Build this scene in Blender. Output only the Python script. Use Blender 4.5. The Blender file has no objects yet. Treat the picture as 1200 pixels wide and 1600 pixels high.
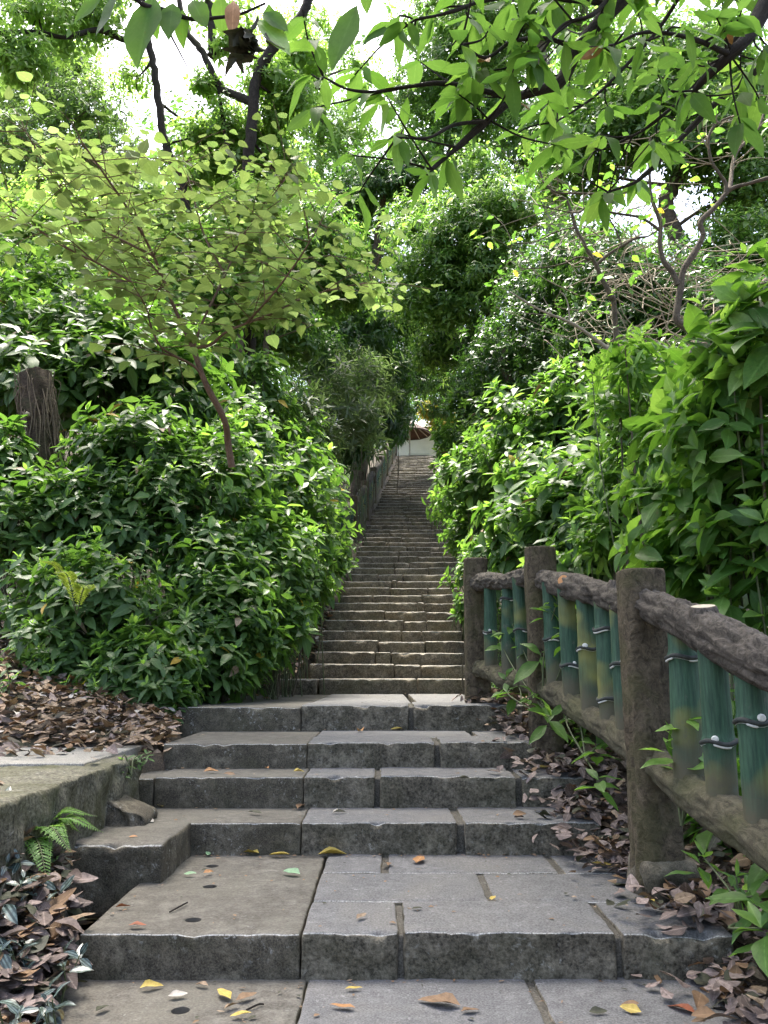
import bpy, math
import numpy as np
from mathutils import Vector, noise as mnoise

rng = np.random.default_rng(11)
SC = bpy.context.scene
COL = SC.collection
R = math.radians
PI = math.pi

# ------------------------------------------------------------------ camera maths
F, PCX, PCY, YH, HC = 1295.0, 600.0, 800.0, 1050.0, 1.07
PITCH = math.atan((YH - PCY) / F)
CP, SP = math.cos(PITCH), math.sin(PITCH)


def ray(px, py):
    a, u = (px - PCX) / F, -(py - PCY) / F
    return np.array([a, CP - SP * u, SP + CP * u])


def pt(px, py, Y):
    d = ray(px, py)
    return d * (Y / d[1]) + np.array([0, 0, HC])


def at_z(px, py, z):
    d = ray(px, py)
    return d * ((z - HC) / d[2]) + np.array([0, 0, HC])


def ppm(p):                       # photo pixels per metre at a world point
    return F / (p[1] * CP + (p[2] - HC) * SP)


def nz(p, f=1.0, o=0.0):
    return mnoise.noise(Vector((p[0] * f + o, p[1] * f + o * 1.7, p[2] * f - o)))


def vnoise(P, f=1.0, o=0.0):
    return np.array([mnoise.noise(Vector((x * f + o, y * f + o * 1.7, z * f - o))) for x, y, z in P])


def unit(v):
    return v / np.maximum(np.linalg.norm(v, axis=-1, keepdims=True), 1e-9)


# ------------------------------------------------------------------ mesh helpers
class MB:
    def __init__(s):
        s.v, s.f, s.m, s.uv, s.n = [], [], [], [], 0

    def add(s, v, faces, m=0, uv=None):
        v = np.asarray(v, float)
        faces = np.asarray(faces, np.int64)
        s.v.append(v)
        s.f.append(faces + s.n)
        mm = np.full(len(faces), m, np.int32) if np.isscalar(m) else np.asarray(m, np.int32)
        s.m.append(mm)
        s.uv.append(np.zeros((len(v), 2)) if uv is None else np.asarray(uv, float))
        s.n += len(v)
        return s

    def build(s, name, mats, parent=None, smooth=True, loc=None):
        me = bpy.data.meshes.new(name)
        V = np.concatenate(s.v) if s.v else np.zeros((0, 3))
        if loc is not None:
            V = V - np.asarray(loc)
        tot = np.concatenate([np.full(len(f), f.shape[1]) for f in s.f]) if s.f else np.zeros(0, int)
        idx = np.concatenate([f.ravel() for f in s.f]) if s.f else np.zeros(0, int)
        me.vertices.add(len(V))
        me.vertices.foreach_set('co', V.ravel())
        me.loops.add(len(idx))
        me.loops.foreach_set('vertex_index', idx.astype(np.int32))
        me.polygons.add(len(tot))
        st = np.concatenate([[0], np.cumsum(tot)[:-1]]) if len(tot) else tot
        me.polygons.foreach_set('loop_start', st.astype(np.int32))
        me.polygons.foreach_set('material_index', np.concatenate(s.m))
        me.polygons.foreach_set('use_smooth', np.full(len(tot), smooth))
        uvl = me.uv_layers.new(name='UVMap')
        UV = np.concatenate(s.uv)
        uvl.data.foreach_set('uv', UV[idx].ravel())
        for mt in (mats if isinstance(mats, (list, tuple)) else [mats]):
            me.materials.append(mt)
        me.update(calc_edges=True)
        me.validate()
        o = bpy.data.objects.new(name, me)
        COL.objects.link(o)
        if loc is not None:
            o.location = loc
        if parent is not None:
            o.parent = parent
            if loc is None:
                o.matrix_parent_inverse = parent.matrix_basis.inverted()
        return o


def tag(o, label=None, cat=None, group=None, kind=None):
    if label: o['label'] = label
    if cat: o['category'] = cat
    if group: o['group'] = group
    if kind: o['kind'] = kind
    return o


def thing(name, label, cat, loc=(0, 0, 0), group=None, kind=None):
    o = bpy.data.objects.new(name, None)
    o.empty_display_size = .2
    COL.objects.link(o)
    o.location = [float(c) for c in loc]
    return tag(o, label, cat, group, kind)


def smooth_path(pts, n=6, rad=None):
    P = np.asarray(pts, float)
    r = np.asarray(rad, float) if rad is not None else np.linspace(1, 1, len(P))
    Q = np.vstack([2 * P[0] - P[1], P, 2 * P[-1] - P[-2]])
    out, ro = [], []
    for i in range(len(P) - 1):
        p0, p1, p2, p3 = Q[i:i + 4]
        for k in range(n):
            t = k / n
            out.append(.5 * (2 * p1 + (p2 - p0) * t + (2 * p0 - 5 * p1 + 4 * p2 - p3) * t * t + (3 * p1 - p0 - 3 * p2 + p3) * t ** 3))
            ro.append(r[i] * (1 - t) + r[i + 1] * t)
    out.append(P[-1]); ro.append(r[-1])
    return np.array(out), np.array(ro)


def tube(mb, pts, rad, seg=8, m=0, rough=0.0, freq=20.0, sq=2.0, cap=True, mcap=None, along=.25, ridged=False):
    P = np.asarray(pts, float)
    n = len(P)
    r = np.full(n, rad) if np.isscalar(rad) else np.asarray(rad, float)
    T = unit(np.gradient(P, axis=0))
    ref = np.array([0, 0, 1.]) if abs(T[0][2]) < .8 else np.array([1., 0, 0])
    A = np.cross(T[0], ref); A /= np.linalg.norm(A)
    ang = np.arange(seg) / seg * 2 * PI
    ca, sa = np.cos(ang), np.sin(ang)
    k = (np.abs(ca) ** sq + np.abs(sa) ** sq) ** (-1 / sq)
    V, UV = [], []
    L = 0
    off = rng.uniform(0, 50)
    for i in range(n):
        A = A - T[i] * A.dot(T[i]); A /= np.linalg.norm(A)
        B = np.cross(T[i], A)
        if i: L += np.linalg.norm(P[i] - P[i - 1])
        rr = r[i] * k
        if rough:
            d = np.array([mnoise.noise(Vector((c * r[i] * freq + off, s_ * r[i] * freq, L * freq * along))) +
                          .5 * mnoise.noise(Vector((c * r[i] * freq * 2.3, s_ * r[i] * freq * 2.3 + off, L * freq * along * 2.3))) for c, s_ in zip(ca, sa)])
            if ridged: d = .7 - 2.2 * np.abs(d)
            rr = rr + rough * d
        V.append(P[i] + np.outer(rr * ca, A) + np.outer(rr * sa, B))
        UV.append(np.stack([ang / (2 * PI), np.full(seg, L)], 1))
    V = np.concatenate(V); UV = np.concatenate(UV)
    i, j = np.meshgrid(np.arange(n - 1), np.arange(seg), indexing='ij')
    a = i * seg + j; b = i * seg + (j + 1) % seg
    q = np.stack([a, b, b + seg, a + seg], -1).reshape(-1, 4)
    mb.add(V, q, m, UV)
    if cap:
        for e, row in ((0, 0), (1, n - 1)):
            ring = V[row * seg:(row + 1) * seg]
            c = ring.mean(0)
            VV = np.vstack([ring, c])
            js = np.arange(seg)
            t = np.stack([js, (js + 1) % seg, np.full(seg, seg)], 1)
            if e == 0: t = t[:, ::-1]
            mb.add(VV, t, m if mcap is None else mcap)
    return mb


def axis_cuts(a, b, res, r):
    n = max(1, int(round((b - a - 2 * r) / res)))
    mid = np.linspace(a + r, b - r, n + 1)
    return np.concatenate([[a, a + r * .35], mid, [b - r * .35, b]])


def stone(mb, x0, x1, y0, y1, z0, z1, res=.03, rnd=.012, rough=.006, m_top=0, m_side=1, skew=0.0, sag=0.0, seed=0.0, m_edge=None):
    """a weathered rounded block; front at y0, top at z1; skew shifts the front edge along x"""
    m_edge = m_top if m_edge is None else m_edge
    r = min(rnd, (x1 - x0) * .3, (y1 - y0) * .3, (z1 - z0) * .3)
    cx, cy, cz = axis_cuts(x0, x1, res, r), axis_cuts(y0, y1, res, r), axis_cuts(z0, z1, res, r)
    nx, ny, nzn = len(cx), len(cy), len(cz)
    idx, V = {}, []

    def vid(i, j, k):
        t = (i, j, k)
        if t not in idx:
            idx[t] = len(V)
            V.append((cx[i], cy[j], cz[k]))
        return idx[t]
    fc, mt = [], []
    for i in range(nx - 1):
        for j in range(ny - 1):
            fc.append((vid(i, j, nzn - 1), vid(i + 1, j, nzn - 1), vid(i + 1, j + 1, nzn - 1), vid(i, j + 1, nzn - 1))); mt.append(m_edge if j < 1 else m_top)
        for k in range(nzn - 1):
            mm = m_edge if k >= nzn - 2 else m_side
            fc.append((vid(i, 0, k), vid(i + 1, 0, k), vid(i + 1, 0, k + 1), vid(i, 0, k + 1))); mt.append(mm)
            fc.append((vid(i + 1, ny - 1, k), vid(i, ny - 1, k), vid(i, ny - 1, k + 1), vid(i + 1, ny - 1, k + 1))); mt.append(m_side)
    for j in range(ny - 1):
        for k in range(nzn - 1):
            fc.append((vid(0, j + 1, k), vid(0, j, k), vid(0, j, k + 1), vid(0, j + 1, k + 1))); mt.append(m_side)
            fc.append((vid(nx - 1, j, k), vid(nx - 1, j + 1, k), vid(nx - 1, j + 1, k + 1), vid(nx - 1, j, k + 1))); mt.append(m_side)
    V = np.array(V)
    lo, hi = np.array([x0 + r, y0 + r, z0 + r]), np.array([x1 - r, y1 - r, z1 - r])
    q = np.clip(V, lo, hi)
    d = V - q
    V = q + unit(d) * np.where(np.linalg.norm(d, axis=1, keepdims=True) > 1e-9, r, 0)
    front = np.clip((y0 + .03 - V[:, 1]) / .03, 0, 1)
    top = np.clip((V[:, 2] - z1 + .02) / .02, 0, 1)
    n1 = vnoise(V, 9, seed); n2 = vnoise(V, 26, seed + 5)
    side = np.clip(np.maximum(front, np.maximum((x0 + .02 - V[:, 0]) / .02, (V[:, 0] - x1 + .02) / .02)), 0, 1)
    V[:, 1] += front * rough * (1.3 * n1 + .9 * n2)
    V[:, 0] += side * (1 - front) * rough * n1
    V[:, 2] += top * (.22 * rough * n1 + .15 * rough * n2) - np.clip(front * top, 0, 1) * rough * .5 * np.abs(n2)
    chip = np.clip(vnoise(V, 13, seed + 11) - .12, 0, 1) * np.clip((y0 + .035 - V[:, 1]) / .03, 0, 1) * np.clip((V[:, 2] - z1 + .035) / .03, 0, 1)
    V[:, 1] += chip * min(.06, rough * 5); V[:, 2] -= chip * min(.045, rough * 4)
    if skew:
        V[:, 1] += skew * (V[:, 0] - (x0 + x1) / 2)
    if sag:
        V[:, 2] += sag * (V[:, 0] - (x0 + x1) / 2)
    mb.add(V, np.array(fc), np.array(mt))
    return mb


# ------------------------------------------------------------------ leaves
def leaf_template(rows, shape):
    t = np.array(rows, float)
    w = np.array(shape, float)
    n = len(t)
    mid = np.stack([np.zeros(n), t], 1)
    Lf = np.stack([-w[1:-1], t[1:-1]], 1)
    Rt = np.stack([w[1:-1], t[1:-1]], 1)
    co = np.vstack([mid, Lf, Rt])
    k = n - 2
    tri = []
    for side, off in ((0, n), (1, n + k)):
        def T(a, b, c):
            tri.append((a, b, c) if side else (a, c, b))
        T(0, off, 1)
        for i in range(k - 1):
            T(i + 1, off + i, off + i + 1); T(i + 1, off + i + 1, i + 2)
        T(n - 2, off + k - 1, n - 1)
    return co, np.array(tri)


LANCE = leaf_template([0, .1, .25, .42, .6, .78, .91, 1], [0, .3, .78, 1, .92, .6, .24, 0])
LANCE_M = leaf_template([0, .18, .45, .75, 1], [0, .6, 1, .62, 0])
LANCE_F = leaf_template([0, .42, 1], [0, 1, 0])
HEART = leaf_template([0, .06, .25, .48, .7, .88, 1], [0, .72, 1, .95, .62, .24, 0])
DEAD = leaf_template([0, .1, .25, .42, .6, .78, .91, 1], [0, .35, .85, 1, .8, .55, .3, 0])


class Leaves:
    def __init__(s):
        s.a = []

    def add(s, P, A, N, L, W, droop=0.15, fold=.25, m=0):
        P = np.asarray(P, float)
        n = len(P)
        b = lambda x: np.broadcast_to(np.asarray(x, float), (n,))
        A = unit(A)
        N = N - A * (N * A).sum(1, keepdims=True)
        s.a.append((P, A, unit(N), b(L), b(W), b(droop), b(fold), np.broadcast_to(np.asarray(m, int), (n,))))
        return s

    def count(s):
        return sum(len(a[0]) for a in s.a)

    def build(s, name, tmpl, mats, parent=None, loc=None, extra=None, emat=None):
        P, A, N, L, W, D, Fo, M = [np.concatenate([a[i] for a in s.a]) for i in range(8)]
        co, tri = tmpl
        n, k = len(P), len(co)
        S = np.cross(A, N)
        w = co[:, 0][None, :]; t = co[:, 1][None, :]
        ph = rng.uniform(0, 6.28, n)[:, None]
        wav = .06 * np.sin(t * 7 + ph) * np.abs(w)
        zz = Fo[:, None] * np.abs(w) * W[:, None] * .5 + (-D[:, None] * t ** 2 + wav * .7) * L[:, None]
        V = P[:, None, :] + (L[:, None] * t)[..., None] * A[:, None, :] + (w * W[:, None] * .5)[..., None] * S[:, None, :] + zz[..., None] * N[:, None, :]
        F_ = (tri[None] + (np.arange(n) * k)[:, None, None]).reshape(-1, 3)
        uv = np.broadcast_to(np.stack([co[:, 0] * .5 + .5, co[:, 1]], 1)[None], (n, k, 2)).reshape(-1, 2)
        mb = MB()
        mb.add(V.reshape(-1, 3), F_, np.repeat(M, len(tri)), uv)
        if extra is not None and extra.n:          # fine twigs that carry the leaves
            off = 0
            for v, f, uv_ in zip(extra.v, extra.f, extra.uv):
                mb.add(v, f - off, len(mats), uv_)
                off += len(v)
            mats = list(mats) + [emat]
        return mb.build(name, mats, parent, True, loc)


def perp(O):
    ref = np.where(np.abs(O[:, 2:3]) < .9, np.array([[0, 0, 1.]]), np.array([[1., 0, 0]]))
    a = unit(np.cross(O, ref))
    return a, np.cross(O, a)


def rosettes(lv, T, O, k=7, L=.12, wr=.36, young=.5, m_old=0, m_young=1, spread=(55, 105), lj=.4, droop=.2, yk=3, m_alt=None, alt=0.0, tmpl_dead=False):
    """k leaves round each twig tip T pointing along O, with a few small young ones in the middle"""
    n = len(T)
    O = unit(O)
    a, b = perp(O)
    ph0 = rng.uniform(0, 6.28, n)
    tl = rng.uniform(1 - lj, 1 + lj, n)
    for j in range(k):
        ph = ph0 + j * 2.4 + rng.normal(0, .25, n)
        el = R(spread[0]) + (R(spread[1] - spread[0])) * (j + .5) / k + rng.normal(0, .15, n)
        rad = a * np.cos(ph)[:, None] + b * np.sin(ph)[:, None]
        A = O * np.cos(el)[:, None] + rad * np.sin(el)[:, None]
        A[:, 2] -= .12
        N = O * np.sin(el)[:, None] - rad * np.cos(el)[:, None] + rng.normal(0, .25, (n, 3))
        N[:, 2] += .35
        LL = L * tl * rng.uniform(.75, 1.15, n) * (.7 + .4 * (j / k))
        P = T - O * (L * .55 * (j / k))[..., None] if np.ndim(j) else T - O * (L * .6 * j / k)
        mm = np.full(n, m_old)
        if m_old == 0 and tmpl_dead: mm = np.where(rng.random(n) < .006, 2, np.where(rng.random(n) < .003, 3, mm))
        if m_alt is not None:
            mm = np.where(rng.random(n) < alt, m_alt, mm)
        lv.add(P, A, N, LL, LL * wr * rng.uniform(.85, 1.15, n), droop * rng.uniform(.3, 1.6, n), rng.uniform(.1, .5, n), mm)
    if yk:
        sel = rng.random(n) < young
        q = sel.sum()
        for j in range(yk):
            ph = rng.uniform(0, 6.28, q); el = R(25) + rng.uniform(0, .7, q)
            rad = a[sel] * np.cos(ph)[:, None] + b[sel] * np.sin(ph)[:, None]
            A = O[sel] * np.cos(el)[:, None] + rad * np.sin(el)[:, None]
            N = O[sel] * np.sin(el)[:, None] - rad * np.cos(el)[:, None] + rng.normal(0, .2, (q, 3))
            LL = L * .62 * tl[sel] * rng.uniform(.6, 1.1, q)
            lv.add(T[sel], A, N, LL, LL * wr * .9, .05, .5, m_young)
    return lv


def lobe_tips(c, r, n, up=.9, inner=.45, flat_bottom=-.5, bias=None):
    """twig tips through the outer shell of a lumpy ellipsoid; returns positions and outward directions"""
    D = unit(rng.normal(0, 1, (n, 3)))
    D[:, 2] = np.maximum(D[:, 2], flat_bottom + rng.uniform(0, .3, n))
    D = unit(D)
    o = rng.uniform(0, 99)
    lump = 1 + .5 * vnoise(D, 1.9, o) + .3 * vnoise(D, 4.5, o + 9)
    rr = np.where(rng.random(n) < .5, rng.uniform(.78, 1.06, n), rng.uniform(inner, .9, n)) * lump
    rr = np.where((rng.random(n) < .07) & (D[:, 2] > -.1), rng.uniform(1.08, 1.3, n), rr)
    P = np.asarray(c) + D * rr[:, None] * np.asarray(r)
    O = D * np.array([1, 1, .6]) + np.array([0, 0, up]) + rng.normal(0, .28, (n, 3))
    return P, unit(O)


# ------------------------------------------------------------------ materials
def newmat(name):
    m = bpy.data.materials.new(name)
    m.use_nodes = True
    nt = m.node_tree
    for n in list(nt.nodes):
        nt.nodes.remove(n)
    out = nt.nodes.new('ShaderNodeOutputMaterial')
    return m, nt, out


def N(nt, t, **kw):
    n = nt.nodes.new(t)
    for k, v in kw.items():
        if k in n.inputs:
            n.inputs[k].default_value = v
        else:
            setattr(n, k, v)
    return n


def c4(c):
    return (c[0], c[1], c[2], 1.0)


def mixc(nt, fac, a, b, mode='MIX'):
    n = nt.nodes.new('ShaderNodeMix')
    n.data_type = 'RGBA'; n.blend_type = mode
    for sock, v in ((0, fac), (6, a), (7, b)):
        if hasattr(v, 'is_linked') or hasattr(v, 'links'):
            nt.links.new(v, n.inputs[sock])
        elif sock == 0:
            n.inputs[0].default_value = v
        else:
            n.inputs[sock].default_value = c4(v)
    return n.outputs[2]


def ramp(nt, val, p0, p1):
    n = nt.nodes.new('ShaderNodeMapRange')
    n.inputs[1].default_value = p0; n.inputs[2].default_value = p1
    nt.links.new(val, n.inputs[0])
    return n.outputs[0]


def tex(nt, kind, scale, detail=6, rough=.6, vec=None, dist=0.0):
    n = nt.nodes.new(kind)
    n.inputs['Scale'].default_value = scale
    if 'Detail' in n.inputs: n.inputs['Detail'].default_value = detail
    if 'Roughness' in n.inputs: n.inputs['Roughness'].default_value = rough
    if 'Distortion' in n.inputs: n.inputs['Distortion'].default_value = dist
    if vec is not None: nt.links.new(vec, n.inputs['Vector'])
    return n


def leaf_mat(name, c1, c2, tr, trans=.38, rough=.38, vein=.35, spec=.5, stripes=None, spots=False):
    m, nt, out = newmat(name)
    geo = N(nt, 'ShaderNodeNewGeometry')
    rnd = geo.outputs['Random Per Island']
    base = mixc(nt, rnd, c1, c2)
    uv = N(nt, 'ShaderNodeUVMap')
    sep = N(nt, 'ShaderNodeSeparateXYZ')
    nt.links.new(uv.outputs[0], sep.inputs[0])
    ab = N(nt, 'ShaderNodeMath', operation='SUBTRACT'); nt.links.new(sep.outputs[0], ab.inputs[0]); ab.inputs[1].default_value = .5
    ab2 = N(nt, 'ShaderNodeMath', operation='ABSOLUTE'); nt.links.new(ab.outputs[0], ab2.inputs[0])
    if stripes is not None:
        st = N(nt, 'ShaderNodeMath', operation='PINGPONG'); nt.links.new(ab2.outputs[0], st.inputs[0]); st.inputs[1].default_value = .17
        base = mixc(nt, ramp(nt, st.outputs[0], .06, .11), base, stripes)
    if vein:
        f = ramp(nt, ab2.outputs[0], .05, .015)
        fm = N(nt, 'ShaderNodeMath', operation='MULTIPLY'); nt.links.new(f, fm.inputs[0]); fm.inputs[1].default_value = vein
        base = mixc(nt, fm.outputs[0], base, [min(1, x * 2.2 + .03) for x in c2])
        # side veins
        sv = N(nt, 'ShaderNodeMath', operation='MULTIPLY_ADD'); nt.links.new(ab2.outputs[0], sv.inputs[0]); sv.inputs[1].default_value = -.9; nt.links.new(sep.outputs[1], sv.inputs[2])
        pp = N(nt, 'ShaderNodeMath', operation='PINGPONG'); nt.links.new(sv.outputs[0], pp.inputs[0]); pp.inputs[1].default_value = .055
        f2 = ramp(nt, pp.outputs[0], .012, .002)
        fm2 = N(nt, 'ShaderNodeMath', operation='MULTIPLY'); nt.links.new(f2, fm2.inputs[0]); fm2.inputs[1].default_value = vein * .55
        base = mixc(nt, fm2.outputs[0], base, [min(1, x * 1.9 + .02) for x in c2])
    pos = geo.outputs['Position']
    nn = tex(nt, 'ShaderNodeTexNoise', 60, 3, .6, pos)
    base = mixc(nt, ramp(nt, nn.outputs[0], .45, .75), base, [x * .75 for x in c1])
    if spots:
        sn = tex(nt, 'ShaderNodeTexNoise', 38, 2, .5, pos)
        base = mixc(nt, ramp(nt, sn.outputs[0], .7, .74), base, (.12, .075, .03))
    p = N(nt, 'ShaderNodeBsdfPrincipled')
    nt.links.new(base, p.inputs['Base Color'])
    p.inputs['Roughness'].default_value = rough
    p.inputs['Specular IOR Level'].default_value = spec
    t = N(nt, 'ShaderNodeBsdfTranslucent')
    trc = mixc(nt, rnd, tr, [tr[0] * .72, tr[1] * .85, tr[2] * .6])
    nt.links.new(trc, t.inputs['Color'])
    mx = N(nt, 'ShaderNodeMixShader'); mx.inputs[0].default_value = trans
    nt.links.new(p.outputs[0], mx.inputs[1]); nt.links.new(t.outputs[0], mx.inputs[2])
    nt.links.new(mx.outputs[0], out.inputs[0])
    return m


def rock_mat(name, dark, light, moss=None, moss_amt=.0, speck=(.5, .5, .47), speck_amt=.25, scale=1.0, bump=.35, paint=None, rough=.85, fine=140, warm=None, mott=(.3, .7), s1=3.1, grain=.55):
    m, nt, out = newmat(name)
    geo = N(nt, 'ShaderNodeNewGeometry'); pos = geo.outputs['Position']
    n1 = tex(nt, 'ShaderNodeTexNoise', s1 * scale, 8, .7, pos, .6)
    n2 = tex(nt, 'ShaderNodeTexNoise', 16 * scale, 6, .7, pos)
    n3 = tex(nt, 'ShaderNodeTexNoise', fine * scale, 3, .7, pos)
    base = mixc(nt, ramp(nt, n1.outputs[0], *mott), dark, light)
    base = mixc(nt, ramp(nt, n2.outputs[0], .62, .4), base, [x * .72 for x in dark])
    if warm is not None:
        nw = tex(nt, 'ShaderNodeTexNoise', 1.3 * scale, 4, .6, pos, 1.0)
        base = mixc(nt, ramp(nt, nw.outputs[0], .48, .72), base, warm)
    g = ramp(nt, n3.outputs[0], .33, .67)
    base = mixc(nt, grain, base, mixc(nt, g, [x * .3 for x in dark], [min(1, x * 1.75) for x in light]))
    n4 = tex(nt, 'ShaderNodeTexNoise', 34 * scale, 5, .75, pos, .4)
    n5 = tex(nt, 'ShaderNodeTexNoise', 4.5 * scale, 3, .6, pos)
    sp1 = N(nt, 'ShaderNodeMath', operation='MULTIPLY')
    nt.links.new(ramp(nt, n4.outputs[0], .57, .66), sp1.inputs[0]); nt.links.new(ramp(nt, n5.outputs[0], .42, .62), sp1.inputs[1])
    sp2 = N(nt, 'ShaderNodeMath', operation='MULTIPLY'); nt.links.new(sp1.outputs[0], sp2.inputs[0]); sp2.inputs[1].default_value = speck_amt
    base = mixc(nt, sp2.outputs[0], base, speck)
    if moss is not None:
        n6 = tex(nt, 'ShaderNodeTexNoise', 2.2 * scale, 8, .7, pos, .8)
        mm = N(nt, 'ShaderNodeMath', operation='MULTIPLY'); nt.links.new(ramp(nt, n6.outputs[0], .46, .64), mm.inputs[0]); mm.inputs[1].default_value = moss_amt
        base = mixc(nt, mm.outputs[0], base, moss)
    if paint is not None:
        col, y0, y1, amt = paint
        s = N(nt, 'ShaderNodeSeparateXYZ'); nt.links.new(pos, s.inputs[0])
        band = N(nt, 'ShaderNodeMath', operation='MULTIPLY')
        nt.links.new(ramp(nt, s.outputs[1], y1, y1 - .012), band.inputs[0])
        n7 = tex(nt, 'ShaderNodeTexNoise', 11, 6, .75, pos)
        nt.links.new(ramp(nt, n7.outputs[0], .46, .58), band.inputs[1])
        b2 = N(nt, 'ShaderNodeMath', operation='MULTIPLY'); nt.links.new(band.outputs[0], b2.inputs[0]); b2.inputs[1].default_value = amt
        base = mixc(nt, b2.outputs[0], base, col)
    p = N(nt, 'ShaderNodeBsdfPrincipled')
    nt.links.new(base, p.inputs['Base Color'])
    p.inputs['Roughness'].default_value = rough
    p.inputs['Specular IOR Level'].default_value = .3
    bm = N(nt, 'ShaderNodeBump'); bm.inputs['Strength'].default_value = bump; bm.inputs['Distance'].default_value = .012
    ad = N(nt, 'ShaderNodeMath', operation='ADD'); nt.links.new(n2.outputs[0], ad.inputs[0])
    h = N(nt, 'ShaderNodeMath', operation='MULTIPLY'); nt.links.new(n3.outputs[0], h.inputs[0]); h.inputs[1].default_value = .35
    nt.links.new(h.outputs[0], ad.inputs[1]); nt.links.new(ad.outputs[0], bm.inputs['Height'])
    nt.links.new(bm.outputs[0], p.inputs['Normal'])
    nt.links.new(p.outputs[0], out.inputs[0])
    return m


def bark_mat(name, c1, c2, moss=None, moss_amt=0, scale=1.0, bump=.8, stretch=.22):
    """bark ridges run along v of the tube's UV (u round, v metres along)"""
    m, nt, out = newmat(name)
    geo = N(nt, 'ShaderNodeNewGeometry'); pos = geo.outputs['Position']
    uv = N(nt, 'ShaderNodeUVMap')
    mp = N(nt, 'ShaderNodeMapping'); nt.links.new(uv.outputs[0], mp.inputs[0])
    mp.inputs['Scale'].default_value = (7 * scale, 7 * scale * (1 + stretch), 1)
    v = tex(nt, 'ShaderNodeTexNoise', 2.2, 7, .7, mp.outputs[0], 1.2)
    n2 = tex(nt, 'ShaderNodeTexNoise', 45, 5, .7, pos)
    n1 = tex(nt, 'ShaderNodeTexNoise', 5, 5, .6, pos)
    base = mixc(nt, ramp(nt, v.outputs[0], .35, .65), c1, c2)
    base = mixc(nt, ramp(nt, n2.outputs[0], .55, .8), base, [x * 1.5 for x in c2])
    base = mixc(nt, ramp(nt, n1.outputs[0], .45, .25), base, [x * .6 for x in c1])
    if moss is not None:
        mm = N(nt, 'ShaderNodeMath', operation='MULTIPLY'); nt.links.new(ramp(nt, n1.outputs[0], .48, .62), mm.inputs[0]); mm.inputs[1].default_value = moss_amt
        base = mixc(nt, mm.outputs[0], base, moss)
    p = N(nt, 'ShaderNodeBsdfPrincipled'); nt.links.new(base, p.inputs['Base Color'])
    p.inputs['Roughness'].default_value = .9; p.inputs['Specular IOR Level'].default_value = .25
    bm = N(nt, 'ShaderNodeBump'); bm.inputs['Strength'].default_value = bump; bm.inputs['Distance'].default_value = .015
    ad = N(nt, 'ShaderNodeMath', operation='MULTIPLY_ADD'); nt.links.new(n2.outputs[0], ad.inputs[0]); ad.inputs[1].default_value = .4; nt.links.new(v.outputs[0], ad.inputs[2])
    nt.links.new(ad.outputs[0], bm.inputs['Height']); nt.links.new(bm.outputs[0], p.inputs['Normal'])
    nt.links.new(p.outputs[0], out.inputs[0])
    return m


def plain_mat(name, col, rough=.7, var=.25, scale=30, spec=.4):
    m, nt, out = newmat(name)
    geo = N(nt, 'ShaderNodeNewGeometry')
    n = tex(nt, 'ShaderNodeTexNoise', scale, 5, .65, geo.outputs['Position'])
    base = mixc(nt, ramp(nt, n.outputs[0], .3, .7), [x * (1 - var) for x in col], [min(1, x * (1 + var)) for x in col])
    p = N(nt, 'ShaderNodeBsdfPrincipled'); nt.links.new(base, p.inputs['Base Color'])
    p.inputs['Roughness'].default_value = rough; p.inputs['Specular IOR Level'].default_value = spec
    nt.links.new(p.outputs[0], out.inputs[0])
    return m


def bamboo_mat():
    m, nt, out = newmat('painted_bamboo')
    oi = N(nt, 'ShaderNodeObjectInfo')
    tc = N(nt, 'ShaderNodeTexCoord')
    va = N(nt, 'ShaderNodeVectorMath', operation='ADD')
    nt.links.new(tc.outputs['Object'], va.inputs[0])
    sc = N(nt, 'ShaderNodeMath', operation='MULTIPLY'); nt.links.new(oi.outputs['Random'], sc.inputs[0]); sc.inputs[1].default_value = 37
    nt.links.new(sc.outputs[0], va.inputs[1])
    mp = N(nt, 'ShaderNodeMapping'); nt.links.new(va.outputs[0], mp.inputs[0]); mp.inputs['Scale'].default_value = (3.5, 3.5, 3.4)
    n1 = tex(nt, 'ShaderNodeTexNoise', 1.25, 2, .5, mp.outputs[0])
    mp2 = N(nt, 'ShaderNodeMapping'); nt.links.new(va.outputs[0], mp2.inputs[0]); mp2.inputs['Scale'].default_value = (60, 60, 5)
    n2 = tex(nt, 'ShaderNodeTexNoise', 1.5, 5, .7, mp2.outputs[0])
    n3 = tex(nt, 'ShaderNodeTexNoise', 9, 6, .7, va.outputs[0])
    teal = mixc(nt, ramp(nt, n2.outputs[0], .4, .75), (.009, .04, .02), (.045, .11, .058))
    base = mixc(nt, ramp(nt, n1.outputs[0], .54, .85), teal, (.26, .23, .045))
    s = N(nt, 'ShaderNodeSeparateXYZ'); nt.links.new(tc.outputs['Object'], s.inputs[0])
    wob = N(nt, 'ShaderNodeMath', operation='MULTIPLY_ADD'); nt.links.new(n3.outputs[0], wob.inputs[0]); wob.inputs[1].default_value = -.3; nt.links.new(s.outputs[2], wob.inputs[2])
    base = mixc(nt, ramp(nt, wob.outputs[0], .12, -.05), base, (.075, .068, .038))
    base = mixc(nt, ramp(nt, n3.outputs[0], .6, .72), base, (.075, .085, .06))
    p = N(nt, 'ShaderNodeBsdfPrincipled'); nt.links.new(base, p.inputs['Base Color'])
    p.inputs['Roughness'].default_value = .7
    bm = N(nt, 'ShaderNodeBump'); bm.inputs['Strength'].default_value = .25; bm.inputs['Distance'].default_value = .006
    nt.links.new(n2.outputs[0], bm.inputs['Height']); nt.links.new(bm.outputs[0], p.inputs['Normal'])
    nt.links.new(p.outputs[0], out.inputs[0])
    return m


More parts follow.
